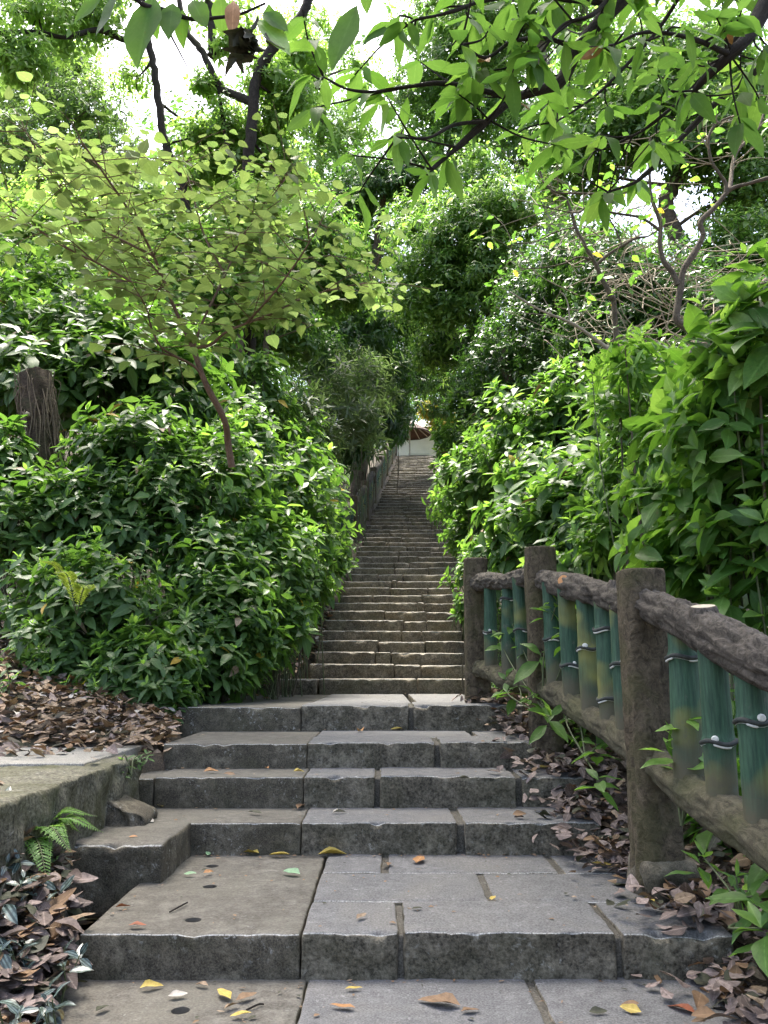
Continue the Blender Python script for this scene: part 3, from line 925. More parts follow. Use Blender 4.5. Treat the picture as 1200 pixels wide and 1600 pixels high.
PA, PB, PC = pt(745, 1000, 7.0), pt(848, 1000, 5.45), pt(1013, 1110, 3.75)
PD = np.array([PC[0] + .16, 2.0, 0])
fence_r = thing('bamboo_fence', 'concrete fence of bark-like posts and rails with teal bamboo-shaped bars right of the lower steps', 'fence', (PC[0], PC[1], gz1(PC[0], PC[1])))
tops = {'A': pt(745, 873, 7.0)[2], 'B': pt(848, 856, 5.45)[2], 'C': pt(1012, 891, 3.75)[2]}
tops['D'] = tops['C'] - .6
gA, gB, gC, gD = pt(745, 1078, 7.0)[2], pt(850, 1125, 5.45)[2], pt(1020, 1300, 3.75)[2], 0.0
gD = pt(1020, 1300, 3.75)[2] - .3
make_post(fence_r, PA[0], PA[1], gA - .15, tops['A'], .095)
make_post(fence_r, PB[0], PB[1], gB - .2, tops['B'], .095)
make_post(fence_r, PC[0], PC[1], gC - .2, tops['C'], .095)
make_post(fence_r, PD[0], PD[1], gD - .3, tops['D'], .095)
mb = MB(); stone(mb, x0=PC[0] - .1, x1=PC[0] + .15, y0=PC[1] - .13, y1=PC[1] + .15, z0=gC - .4, z1=gC - .09, res=.025, rnd=.05, rough=.03, m_top=0, m_side=0)
mb.build('footing', [MT['concside']], fence_r)
PD[2] = 0
ra = [np.array([PA[0], PA[1], pt(745, 912, 7.0)[2]]), np.array([PB[0], PB[1], pt(848, 898, 5.45)[2]]), np.array([PB[0], PB[1], pt(848, 905, 5.45)[2]]), np.array([PC[0], PC[1], pt(1012, 945, 3.75)[2]]),
      np.array([PC[0], PC[1], pt(1012, 940, 3.75)[2]])]
te = [t for t in np.linspace(.2, 1, 400) if (PC[0] + .16 * t) / ((PC[1] + (PD[1] - PC[1]) * t) * CP - .5 * SP) >= 600 / F][0]
ye = PC[1] + (PD[1] - PC[1]) * te
rD = np.array([PD[0], PD[1], ra[4][2] + (pt(1200, 1030, ye)[2] - ra[4][2]) / te])
make_rail(fence_r, 'top_rail', ra[0], ra[1], .062, MT['rail'], rough=.02)
make_rail(fence_r, 'top_rail', ra[2], ra[3], .067, MT['rail'], rough=.02, knot=[(.38, (-.6, -.75, .35), MT['cutor'], .034), (.8, (.2, -.1, 1), MT['rail'], .04)])
make_rail(fence_r, 'top_rail', ra[4], rD, .072, MT['rail'], rough=.022, knot=[(.33, (-.1, -.2, 1), MT['cut'], .045)])
lA, lB = np.array([PA[0], PA[1], pt(745, 1045, 7.0)[2]]), np.array([PB[0], PB[1], pt(848, 1075, 5.45)[2]])
lC = np.array([PC[0], PC[1], pt(1012, 1185, 3.75)[2]]); lD = np.array([PD[0], PD[1], lC[2] + (pt(1200, 1335, ye)[2] - lC[2]) / te])
make_rail(fence_r, 'bottom_rail', lA, lB, .07, MT['lowrail'])
make_rail(fence_r, 'bottom_rail', lB, lC, .07, MT['lowrail'])
make_rail(fence_r, 'bottom_rail', lC, lD, .072, MT['lowrail'])


def bars(root, T0, T1, B0, B1, pxs, r, near=True, nodes=None):
    for k, px in enumerate(pxs):
        # where the vertical through this image column crosses the fence line
        a = (px - PCX) / F
        lo_, hi_ = 0.0, 1.0
        def f(t):
            p = T0 + (T1 - T0) * t
            q = p.copy(); q[2] = (p[2] + (B0 + (B1 - B0) * t)[2]) / 2
            dep = q[1] * CP + (q[2] - HC) * SP
            return q[0] / dep - a
        for _ in range(40):
            md = (lo_ + hi_) / 2
            if f(lo_) * f(md) <= 0: hi_ = md
            else: lo_ = md
        t = (lo_ + hi_) / 2
        tp, bp = T0 + (T1 - T0) * t, B0 + (B1 - B0) * t
        make_bamboo(root, tp[0], tp[1], bp[2] - .01, tp[2], r * rng.uniform(.94, 1.06), near, None if nodes is None else nodes[k])


bars(fence_r, ra[0], ra[1], lA, lB, [766, 793, 818], .052, True, [[.45], [.8], [.5]])
bars(fence_r, ra[2], ra[3], lB, lC, [866, 892, 920, 951, 977], .052, True, [[.5], [.35], [.55], [.75, .25], [.55]])
bars(fence_r, ra[4], rD, lC, lD, [1068, 1121, 1181, 1262, 1370], .055, True, [[.78], [.42], [.66], [.4], [.7]])

# left fence along the upper flight
fence_l = thing('bamboo_fence', 'distant teal bamboo-style fence with a bark-brown rail along the left side of the upper stairs', 'fence', (cxs(18) - HWID, 18, S_(18)))
ypost = [15.6, 17.4, 19.5, 21.8, 24.2, 26.8, 29.5, 32.3, 35.2, 38.2, 41.3, 44.5]
ypost = [y for y in ypost if y < YTOP + .5]
pp = []
for k, y in enumerate(ypost):
    x = cxs(y) - HWID - .16 - (.42 if k == 0 else 0.06 if k == 1 else 0)
    zg = float(S_(y))
    pp.append(np.array([x, y, zg]))
    make_post(fence_l, x, y, zg - .3, zg + 1.0, .1, False)
for a, b in zip(pp[:-1], pp[1:]):
    u = np.array([0, 0, .84]); w = np.array([0, 0, .16])
    make_rail(fence_l, 'top_rail', a + u, b + u, .085, MT['rail'], False, bow=.05)
    make_rail(fence_l, 'bottom_rail', a + w, b + w, .075, MT['lowrail'], False)
    for t in (.13, .28, .43, .58, .73, .88):
        q = a + (b - a) * t
        make_bamboo(fence_l, q[0], q[1], q[2] + .16, q[2] + .84, .075, False, [.55])

# ------------------------------------------------------------------ plants
LM = [G['shrub'], G['young'], G['deadtan'], G['yellow']]
LSC = 1.2


def P3(*a):
    return [pt(px, py, Y) for px, py, Y in a]


def plant(name, label, cat, base, lobes, mats, L=.12, wr=.36, k=7, yk=3, young=.5, tmpl=LANCE_M, stems=14, stem_mat=None, stem_r=.008, spread=(55, 105), group=None,
          m_alt=None, alt=0, up=.9, inner=.45, droop=.2, trunks=(), trunk_mat=None, limb_r=.03, crown='foliage', tr_name='trunk', seg=8, dens=1.0):
    """lobes: (centre, radii, tips).  trunks: lists of (points, r0, r1)"""
    root = thing(name, label, cat, base, group)
    lv = Leaves()
    st = MB()
    tb = []
    for (pts_, r0, r1) in trunks:
        Pp, _ = smooth_path(pts_, 6)
        Pp = Pp + np.stack([rng.normal(0, r0 * .12, len(Pp)), np.zeros(len(Pp)), np.zeros(len(Pp))], 1)
        rr = np.linspace(r0, r1, len(Pp))
        m = MB(); tube(m, Pp, rr, seg + 4 if r0 > .03 else seg, rough=r0 * .12, freq=1.2 / max(r0, .02), cap=True)
        m.build(tr_name if len(tb) == 0 else 'limb', trunk_mat or MT['bark'], root)
        tb.append(Pp)
    allp = np.concatenate(tb) if tb else np.array([base], float)
    for (c, r, n) in lobes:
        c = np.asarray(c, float)
        r = np.array([r, r, r * .9]) if np.isscalar(r) else np.asarray(r, float)
        T, O = lobe_tips(c, r, int(n * dens), up=up, inner=inner)
        rosettes(lv, T, O, k=k, L=L, wr=wr, young=young, yk=yk, spread=spread, droop=droop, m_alt=m_alt, alt=alt, tmpl_dead=len(mats) == 4)
        if tb:
            q = allp[np.argmin(np.linalg.norm(allp - c, axis=1) + 2.0 * np.maximum(allp[:, 2] - c[2], 0))]
            mid = (q + c) / 2 + np.array([0, 0, -.1]) * r[2] + rng.normal(0, .1, 3) * r
            Pp, _ = smooth_path([q, mid, c], 4)
            lm = MB(); tube(lm, Pp, np.linspace(limb_r, limb_r * .4, len(Pp)), 6)
            lm.build('limb', trunk_mat or MT['bark'], root)
            src = c
        else:
            src = np.array([c[0], c[1], base[2]])
            g0 = np.array([c[0] + rng.normal(0, .08), c[1] + rng.normal(0, .08), 0]); g0[2] = gz1(g0[0], g0[1]) - .06
            ct = c + np.array([rng.normal(0, .1), rng.normal(0, .1), .3]) * r
            Pp, _ = smooth_path([g0, (g0 + ct) / 2 + rng.normal(0, .06, 3), ct], 5)
            sm = MB(); tube(sm, Pp, np.linspace(stem_r * 1.7, stem_r * .7, len(Pp)), 6, rough=.001)
            sm.build('stem', MT['woodystem'], root)
        sel = rng.permutation(len(T))[:stems]
        for s in sel:
            a = src + (np.array([rng.normal(0, .3), rng.normal(0, .3), 0]) * r if not tb else 0)
            if not tb: a[2] = gz1(a[0], a[1]) - .05
            b = T[s]
            mid = a + (b - a) * .55 + np.array([0, 0, -.1 if tb else .12]) * np.linalg.norm(b - a) + rng.normal(0, .04, 3)
            Pp, _ = smooth_path([a, mid, b], 4)
            tube(st, Pp, np.linspace(stem_r, stem_r * .4, len(Pp)), 5, cap=False)
    lv.build(crown, tmpl, mats, root, extra=st, emat=stem_mat or (trunk_mat or MT['bark'] if tb else MT['stem']))
    return root


def lb(px, py, Y, rpx, n, rz=None):
    """a foliage lobe: centre, radius given by how large it looks, number of tips"""
    c = pt(px, py, Y)
    r = rpx / ppm(c)
    return (c, np.array([r, r * .85, r * (rz or .95)]), n)


def base_of(lobes):
    c = np.mean([l[0] for l in lobes], axis=0)
    return np.array([c[0], c[1], gz1(c[0], c[1])])


def bush(label, lobes, name='shrub', cat='shrub', **kw):
    if 'mats' not in kw:
        kw['L'] = kw.get('L', .12) * LSC; kw['wr'] = kw.get('wr', .36) * 1.28; kw.setdefault('k', 6)
    return plant(name, label, cat, base_of(lobes), lobes, kw.pop('mats', LM), **kw)


# left bank
bush('low bright green bush spilling over leaf litter above the mossy side slab',
     [lb(105, 1010, 6.9, 85, 150), lb(225, 1045, 6.7, 85, 170), lb(160, 930, 7.1, 95, 170), lb(300, 1030, 7.2, 80, 140), lb(70, 930, 7.3, 70, 90), lb(75, 1060, 6.7, 50, 60), lb(160, 1085, 6.5, 50, 75), lb(262, 1090, 6.6, 40, 65)], L=.13, wr=.34, stems=14)
bush('rounded bright green bush beside the first narrow steps on the left',
     [lb(345, 960, 7.6, 100, 210), lb(415, 960, 8.2, 72, 170), lb(400, 870, 8.4, 105, 240), lb(452, 900, 9.2, 70, 170), lb(330, 880, 8.0, 90, 180), lb(412, 1010, 8.2, 42, 90), lb(455, 955, 9.0, 32, 90), lb(362, 1032, 7.6, 48, 95)], L=.13, wr=.36, alt=.12, m_alt=1, stems=5)
bush('dense green bush around the foot of the slender sapling',
     [lb(330, 760, 8.6, 110, 240), lb(430, 770, 9.6, 100, 260), lb(250, 800, 8.2, 105, 220), lb(380, 690, 9.4, 75, 170), lb(460, 820, 10.2, 75, 210)], L=.135, wr=.34, alt=.1, m_alt=1)
bush('dark leafy bush round the rotting stump at the left edge',
     [lb(40, 820, 8.0, 100, 200), lb(140, 810, 8.1, 95, 190), lb(165, 725, 8.5, 75, 150), lb(0, 720, 8.2, 60, 110), lb(235, 700, 8.6, 85, 180), lb(95, 790, 7.9, 50, 90)], L=.15, wr=.36, young=.25)
bush('tall deep green shrub behind the rotting stump',
     [lb(60, 600, 9.6, 115, 230), lb(175, 570, 9.8, 110, 230), lb(280, 620, 10, 100, 230), lb(120, 520, 10.2, 85, 160), lb(0, 530, 10, 90, 170), lb(240, 540, 10.5, 80, 150)], L=.19, wr=.32, young=.3)
bush('bright bush creeping onto the start of the far left fence',
     [lb(485, 830, 12.2, 62, 240), lb(508, 872, 13, 40, 170), lb(465, 765, 12.5, 58, 220), lb(488, 910, 11.2, 36, 130)], L=.14, wr=.36, alt=.15, m_alt=1, stems=4)

bush('tall loose thicket rising behind the sapling on the left',
     [lb(90, 480, 11.5, 85, 200), lb(200, 500, 12, 85, 220), lb(310, 560, 11.5, 80, 200), lb(400, 620, 12, 70, 180), lb(10, 450, 11.5, 80, 160), lb(290, 470, 12.5, 70, 170), lb(460, 690, 12.6, 50, 140)], L=.15, wr=.34, alt=.25, m_alt=1)
# right bank
bush('bright leafy bush behind the first two posts of the near fence',
     [lb(850, 830, 8.2, 90, 200), lb(930, 800, 7.6, 110, 240), lb(800, 860, 9.2, 65, 170), lb(900, 900, 7.2, 70, 120), lb(1010, 790, 7.0, 100, 170)], L=.17, wr=.36, alt=.1, m_alt=1)
bush('sunny green bush on the slope right of the long stairs',
     [lb(830, 690, 11, 90, 260), lb(920, 650, 10.5, 100, 270), lb(760, 750, 12, 75, 250), lb(870, 760, 10, 90, 230), lb(1010, 660, 9.6, 95, 200)], L=.17, wr=.36, alt=.12, m_alt=1, young=.6)
bush('small-leaved green bush trailing down onto the right edge of the stairs',
     [lb(735, 830, 12.5, 48, 260), lb(748, 890, 10.8, 42, 200), lb(722, 790, 15, 40, 220), lb(745, 950, 9.2, 30, 90)], L=.1, wr=.42, alt=.1, m_alt=1, stems=3)
bush('distant green shrub leaning over the right side of the upper stairs',
     [lb(720, 690, 19, 42, 210), lb(745, 670, 17.5, 60, 260), lb(712, 740, 20, 32, 180), lb(790, 650, 16, 60, 220)], L=.17, wr=.36, alt=.08, m_alt=1)

# near large-leaved shrub at the right edge
LB = [G['big'], G['young']]
bush('broad-leaved dark green shrub filling the right edge behind the tallest fence post',
     [lb(1130, 800, 5.0, 130, 80), lb(1190, 700, 4.6, 130, 90), lb(1090, 880, 5.2, 110, 60), lb(1220, 900, 4.6, 110, 60), lb(1060, 730, 5.6, 95, 70), lb(1270, 800, 4.4, 130, 70)],
     mats=LB, L=.21, wr=.48, k=6, young=.5, tmpl=LANCE, stem_r=.009, stems=3, alt=.15, m_alt=1, dens=.85, inner=.2)
bush('tall bright broad-leaved shrub at the right edge under the crooked tree',
     [lb(1150, 560, 4.6, 80, 20), lb(1185, 460, 4.4, 70, 14), lb(1110, 640, 4.9, 85, 26), lb(1220, 540, 4.3, 80, 18)],
     mats=[G['big'], G['young']], L=.25, wr=.46, k=6, young=.6, tmpl=LANCE, stem_r=.008, stems=3, alt=.3, m_alt=1, spread=(45, 100))
bush('pale green shrub of finger-like leaf whorls beside the bare stem',
     [lb(985, 560, 6.0, 60, 20), lb(1040, 590, 6.1, 45, 14), lb(960, 620, 6.4, 60, 26), lb(1060, 640, 6.2, 60, 24), lb(985, 720, 6.5, 75, 40), lb(960, 830, 6.6, 70, 36), lb(1050, 820, 6.4, 70, 30)],
     mats=[G['big'], G['young']], L=.2, wr=.3, k=7, young=.7, tmpl=LANCE, stems=2, alt=.4, m_alt=1, spread=(60, 95))

bush('low dark leafy plants in the shade behind the lower rail of the near fence',
     [(np.array([x_, y_, gz1(x_, y_) + .25]), np.array([.45, .45, .38]), 34) for x_, y_ in ((1.9, 2.7), (1.95, 3.3), (1.85, 3.9), (1.8, 4.5), (1.7, 5.1), (1.55, 5.8), (2.4, 3.2), (2.4, 4.2))],
     mats=LB, L=.2, wr=.44, k=6, young=.25, tmpl=LANCE, stems=5)
# darker shrubs up the left of the stairs
bush('dark shrub of narrow rosettes beneath the leaning trees left of the stairs',
     [lb(520, 640, 15.5, 80, 330), lb(470, 660, 14.5, 65, 220), lb(560, 590, 17, 60, 230), lb(475, 715, 14.5, 50, 200)],
     mats=[G['grey'], G['shrub']], L=.25, wr=.17, k=10, yk=3, young=.6, spread=(35, 95), dens=.7, stems=5)
bush('drooping dark-leaved shrub above the left fence half way up the stairs',
     [lb(578, 650, 20.5, 52, 300), lb(540, 690, 18.5, 42, 230), lb(614, 632, 23, 36, 220), lb(620, 672, 25, 20, 120)],
     mats=[G['dark'], G['shrub']], L=.26, wr=.22, k=8, droop=.5, spread=(70, 120), stems=0)

# ------------------------------------------------------------------ small plants
def sprig(label, spots, base, L, mats, wr=.4, k=6, name='seedling', cat='small plant', tmpl=LANCE, group=None, young=.4):
    base = np.asarray(base, float)
    root = thing(name, label, cat, base, group)
    lv, st = Leaves(), MB()
    for (px, py, Y) in spots:
        t = pt(px, py, Y)
        rosettes(lv, t[None], np.array([[rng.normal(0, .3), -.35 + rng.normal(0, .3), 1.]]), k=k, L=L, wr=wr, young=young, yk=2)
        mid = (base + t) / 2 + rng.normal(0, .03, 3)
        Pp, _ = smooth_path([base, mid, t], 4)
        tube(st, Pp, np.linspace(.006, .003, len(Pp)), 5)
    lv.build('foliage', tmpl, mats, root, extra=st, emat=MT['stem'])
    return root


sprig('leafy green sprig growing through the fence between its first two posts', [(800, 975, 6.1), (850, 950, 5.2), (815, 1010, 5.8), (880, 985, 5.0), (845, 1020, 5.3), (780, 1000, 6.3), (870, 940, 5.1), (905, 965, 4.9)], pt(850, 1110, 5.25), .17, LB)
sprig('low dark green seedling on the leaf litter below the second fence post', [(800, 1075, 5.9), (835, 1085, 5.3), (790, 1060, 6.0), (860, 1120, 4.8)], pt(815, 1100, 5.5), .15, LB)
sprig('small whorled weed sprouting from dead leaves near the step ends', [(905, 1140, 4.7), (930, 1165, 4.4), (890, 1110, 4.9), (935, 1215, 4.1)], pt(915, 1185, 4.5), .12, LB)
sprig('pale sprig leaning against the tallest fence post', [(1075, 1125, 3.35), (1050, 1150, 3.4), (1060, 1190, 3.4)], pt(1065, 1290, 3.4), .15, [G['young'], G['big']], k=4)
sprig('green seedling at the right edge under the bottom rail', [(1175, 1400, 2.9), (1150, 1370, 3.0), (1100, 1340, 3.15), (1190, 1450, 2.8)], pt(1160, 1440, 2.95), .13, LB)
sprig('tiny tuft of weeds at the corner of the mossy slab', [(195, 1190, 4.7), (215, 1185, 4.8), (185, 1205, 4.6), (230, 1178, 4.9)], pt(205, 1212, 4.65), .07, LM, k=8)
sprig('small bright weed at the left edge above the mossy slab', [(10, 1040, 6.0), (0, 1075, 5.9), (20, 1060, 6.1)], pt(8, 1100, 5.95), .11, LM)


def fern(label, base, tips, mat, ll=.09, name='fern'):
    base = np.asarray(base, float)
    root = thing(name, label, 'fern', base)
    for tp in tips:
        tp = np.asarray(tp, float)
        mid = (base + tp) / 2 + np.array([0, 0, .28 * np.linalg.norm(tp - base)])
        Pp, _ = smooth_path([base, mid, tp], 16)
        mb = MB(); tube(mb, Pp, np.linspace(.004, .0015, len(Pp)), 5)
        fr = mb.build('frond_stalk', MT['stem'], root)
        Tn = unit(np.gradient(Pp, axis=0))
        lv = Leaves()
        for s in (-1, 1):
            S = np.cross(Tn, np.array([0, 0, 1.])) * s
            t = np.linspace(0, 1, len(Pp))
            sel = slice(5, None)
            Ln = ll * np.clip(np.minimum((t - .05) * 3, (1.04 - t) * 1.6), .1, 1)[sel]
            A = unit(S * .9 + Tn * .5)[sel]
            Nn = np.cross(S, Tn)[sel] * s
            Nn[:, 2] = np.abs(Nn[:, 2])
            lv.add(Pp[sel], A + rng.normal(0, .06, A.shape), Nn + rng.normal(0, .15, Nn.shape), Ln, Ln * .2, .15, .2, 0)
            # toothed lobes on each leaflet
            for q in (.3, .5, .7):
                Pq = Pp[sel] + A * (Ln * q)[:, None]
                for e in (-1, 1):
                    A2 = unit(A + e * Tn[sel] * 1.1)
                    lv.add(Pq, A2, Nn + rng.normal(0, .15, Nn.shape), Ln * .2, Ln * .1, .1, .2, 0)
        lv.build('leaflets', LANCE_M, [mat], fr)
    return root


fern('green fern arching out from under the mossy slab beside the concrete block', pt(35, 1335, 3.62), [pt(150, 1275, 3.7), pt(95, 1390, 3.5), pt(-20, 1275, 3.7), pt(75, 1265, 3.95), pt(15, 1400, 3.45), pt(110, 1330, 3.4), pt(60, 1300, 3.5), pt(125, 1300, 3.9), pt(-10, 1320, 3.5), pt(100, 1270, 3.85), pt(75, 1385, 3.3), pt(160, 1300, 3.6)], G['fern'], .085)
fern('yellow-green fern frond poking out of the bush left of the steps', pt(120, 960, 6.2), [pt(60, 875, 6.0), pt(140, 920, 5.9), pt(85, 895, 5.8)], G['fernyel'], .1)

# striped trailing plant lower left
root = thing('trailing_plant', 'striped silver and dark green trailing plant among dead leaves at the lower left', 'plant', at_z(60, 1500, .05))
lv, st = Leaves(), MB()
for k in range(36):
    px, py = rng.uniform(-30, 115), rng.uniform(1370, 1600)
    if px > 60 and py < 1430: continue
    b = at_z(px, py + 15, .05)
    b[2] = max(gz1(b[0], b[1]), 0)
    t = b + np.array([rng.normal(0, .03), rng.normal(0, .03), rng.uniform(.07, .17)])
    O = unit(np.array([[rng.normal(0, .5), -.4 + rng.normal(0, .4), 1.]]))
    rosettes(lv, t[None], O, k=4, L=.075, wr=.42, young=0, yk=0, spread=(40, 100))
    tube(st, [b, (b + t) / 2 + rng.normal(0, .01, 3), t], [.003, .003, .002], 5)
lv.build('foliage', LANCE, [G['stripe']], root, extra=st, emat=MT['stem'])

MT['stumpbark'] = bark_mat('rotting_bark', (.02, .014, .01), (.085, .062, .042), scale=1.5, moss=(.04, .05, .02), moss_amt=.5)
# ------------------------------------------------------------------ stump with dry vines
sp = P3((74, 800, 8.7), (68, 740, 8.7), (62, 660, 8.72), (55, 585, 8.76))
r_st = 24 / ppm(sp[2])
root = thing('tree_stump', 'tall rotting stump wrapped in dry vines at the left edge', 'stump', (sp[0][0], sp[0][1], gz1(sp[0][0], sp[0][1])))
mb = MB()
Pp, _ = smooth_path([np.array([sp[0][0], sp[0][1], gz1(sp[0][0], sp[0][1]) - .2])] + sp, 10)
tube(mb, Pp, np.linspace(r_st * 1.15, r_st * .95, len(Pp)), 30, rough=.045, freq=12, along=.15)
mb.build('trunk', MT['stumpbark'], root)
mb = MB()
for k in range(64):
    a0 = rng.uniform(0, 6.28); tw = rng.normal(0, .8); t0, t1 = rng.uniform(.1, .75), rng.uniform(.8, 1.06)
    pts_ = []
    for t in np.linspace(t0, t1, 7):
        p = Pp[min(int(t * (len(Pp) - 1)), len(Pp) - 1)]
        a = a0 + tw * t
        pts_.append(p + np.array([math.cos(a), math.sin(a), 0]) * (r_st * rng.uniform(1.02, 1.25)) + rng.normal(0, .02, 3))
    q, _ = smooth_path(pts_, 3)
    tube(mb, q, rng.uniform(.003, .008), 5, cap=False)
mb.build('dry_vines', plain_mat('brown_dry_vine', (.13, .1, .068), .9, .4, 50), root)
mb = MB(); c = pt(55, 656, 8.7) + np.array([0, -r_st * 1.1, 0])
tube(mb, [c + np.array([0, .03, -.01]), c, c + np.array([0, -.03, .003]), c + np.array([0, -.05, .004])], [.012, .024, .022, .01], 14, rough=.004)
mb.build('bracket_fungus', MT['cut'], root)

# ------------------------------------------------------------------ pale sapling with heart-shaped leaves
def limbs_tree(name, label, base, trunks, twigs, mats, trunk_mat, leaf_fn, tmpl, cat='tree', tr_name='trunk', twig_mat=None):
    root = thing(name, label, cat, base)
    for k, (pts_, r0, r1) in enumerate(trunks):
        Pp, _ = smooth_path(pts_, 8)
        mb = MB(); tube(mb, Pp, np.linspace(r0, r1, len(Pp)), 12 if r0 > .02 else 8, rough=r0 * .15, freq=.8 / max(r0, .015))
        mb.build(tr_name if k == 0 else 'limb', trunk_mat, root)
    lv, st = Leaves(), MB()
    for tw in twigs:
        leaf_fn(lv, st, tw)
    lv.build('crown', tmpl, mats, root, extra=st, emat=twig_mat or trunk_mat)
    return root


def along(P, step):
    d = np.concatenate([[0], np.cumsum(np.linalg.norm(np.diff(P, axis=0), axis=1))])
    n = max(2, int(d[-1] / step))
    s = np.linspace(0, d[-1], n)
    return np.stack([np.interp(s, d, P[:, i]) for i in range(3)], 1)


D0 = 7.4
fork = pt(302, 545, D0)
sap_tr = [(P3((362, 730, D0 + .5), (356, 690, D0 + .4), (350, 655, D0 + .2), (322, 600, D0), (302, 545, D0)), .036, .026),
          ([fork] + P3((283, 505, D0), (268, 470, D0 - .1), (240, 400, D0 - .3), (205, 335, D0 - .6), (165, 275, D0 - .9), (130, 225, D0 - 1.1)), .02, .006),
          ([fork] + P3((320, 495, D0 + .1), (352, 430, D0 + .3), (375, 375, D0 + .5), (415, 320, D0 + .7), (450, 275, D0 + .9)), .015, .005),
          ([fork] + P3((330, 538, D0), (352, 520, D0 - .1), (385, 505, D0 - .1), (425, 490, D0), (470, 468, D0 + .1), (520, 452, D0 + .1), (580, 440, D0 + .2)), .017, .005),
          (P3((318, 590, D0), (300, 570, D0 - .1), (255, 545, D0 - .3), (236, 510, D0 - .4), (228, 480, D0 - .5), (205, 440, D0 - .7)), .014, .005),
          (P3((240, 400, D0 - .3), (190, 375, D0 - .2), (135, 345, D0 - .2), (95, 295, D0 - .3), (40, 205, D0 - .4)), .013, .006),
          (P3((268, 470, D0 - .1), (250, 430, D0 + .3), (238, 415, D0 + .6), (202, 365, D0 + .9), (165, 275, D0 + 1.2), (130, 240, D0 + 1.3)), .013, .006),
          (P3((205, 440, D0 - .7), (150, 410, D0 - .9), (90, 380, D0 - 1.0), (20, 330, D0 - 1.0)), .01, .005),
          (P3((385, 505, D0 - .1), (430, 455, D0 - .5), (470, 400, D0 - .7), (500, 350, D0 - .8)), .012, .005),
          (P3((352, 430, D0 + .3), (320, 370, D0 + .5), (300, 300, D0 + .7), (285, 240, D0 + .9)), .012, .005)]
sap_tw = []
for pts_, r0, r1 in sap_tr[1:]:
    Pp, _ = smooth_path(pts_, 8)
    A = along(Pp, .14)
    for p in A[max(2, int(len(A) * .25)):]:
        for q in range(3):
            d = unit(np.array([rng.normal(0, 1), rng.normal(0, 1), rng.normal(.12, .2)]))
            sap_tw.append((p, p + d * rng.uniform(.35, .85)))
    d = unit(A[-1] - A[-2])
    sap_tw.append((A[-1], A[-1] + d * .3))


def mulb_leaf(lv, st, tw):
    a, b = tw
    mid = (a + b) / 2 + np.array([0, 0, .04])
    Pp, _ = smooth_path([a, mid, b], 4)
    tube(st, Pp, np.linspace(.005, .0025, len(Pp)), 5, cap=False)
    T = along(Pp, .085)[1:]
    n = len(T)
    ax = unit(b - a)
    side = np.cross(ax, [0, 0, 1.])
    sg = np.where(np.arange(n) % 2 == 0, 1, -1)[:, None]
    A = side * sg + ax * .6 + np.array([0, 0, -.15]) + rng.normal(0, .25, (n, 3))
    A = unit(A)
    Nn = np.array([[0, 0, 1.]]) + rng.normal(0, .3, (n, 3))
    L = rng.uniform(.075, .16, n)
    lv.add(T + A * .04, A, Nn, L, L * rng.uniform(.78, .95, n), rng.uniform(.05, .35, n), rng.uniform(-.1, .35, n), np.where(rng.random(n) < .3, 1, 0))


limbs_tree('sapling', 'slender reddish sapling with broad pale yellow-green heart-shaped leaves left of the stairs', (fork[0], fork[1] + .5, gz1(fork[0], fork[1] + .5)),
           sap_tr, sap_tw, [G['mulb'], G['mulb2']], MT['twig'], mulb_leaf, HEART)

# ------------------------------------------------------------------ overhanging branch with large leaves (tree rooted off to the right)
O1 = P3((1330, -330, 3.4), (1130, -130, 3.4), (1030, -60, 3.35), (965, 5, 3.3), (905, 75, 3.3), (878, 125, 3.3), (850, 140, 3.3), (805, 155, 3.3), (760, 190, 3.25), (715, 230, 3.2), (675, 265, 3.1))
O2 = P3((1330, -330, 3.4), (1260, -120, 3.2), (1195, 10, 3.15), (1165, 60, 3.1), (1140, 85, 3.1), (1105, 120, 3.15), (1085, 142, 3.2))
O3 = P3((805, 155, 3.3), (740, 138, 3.2), (690, 130, 3.15), (640, 135, 3.1), (590, 143, 3.05), (545, 140, 3.0), (505, 120, 2.95))
O4 = P3((1195, 100, 3.9), (1120, 160, 3.9), (1050, 230, 3.9), (1000, 280, 3.85), (950, 300, 3.8))
O5 = P3((965, 5, 3.3), (900, 0, 3.1), (830, -10, 3.0), (760, 0, 2.95), (700, 20, 2.9), (650, 30, 2.9))
O6 = P3((905, 75, 3.3), (850, 60, 3.2), (800, 65, 3.1), (760, 90, 3.0), (720, 70, 2.95))
O7 = P3((760, 190, 3.25), (710, 195, 3.1), (670, 215, 3.0), (620, 215, 2.95))
O8 = P3((1140, 85, 3.1), (1080, 60, 2.9), (1010, 50, 2.8), (960, 70, 2.8))
O10 = P3((1330, -330, 3.4), (1250, -40, 3.6), (1150, 60, 3.6), (1080, 140, 3.6), (1010, 200, 3.6), (940, 235, 3.6))
O11 = P3((1130, -130, 3.4), (1080, -40, 3.8), (1040, 30, 4), (990, 90, 4), (930, 150, 4), (870, 190, 4))
O9 = P3((1030, -60, 3.35), (980, -40, 3.2), (930, 20, 3.0), (880, 40, 3.0), (840, 90, 3.0))
big_root = np.array([pt(1330, -330, 3.4)[0] + 1.2, 3.3, 0])
big_root[2] = gz1(big_root[0], big_root[1])
ov_tr = [([big_root - [0, 0, .2], big_root + [0, 0, 2.0], pt(1400, -400, 3.4), pt(1330, -330, 3.4)], .14, .07), (O1, .05, .006), (O2, .05, .012), (O3, .014, .004), (O4, .02, .006), (O5, .016, .005), (O6, .012, .005), (O7, .01, .004), (O8, .012, .004), (O9, .014, .005), (O10, .018, .005), (O11, .016, .005)]
ov_tw = []
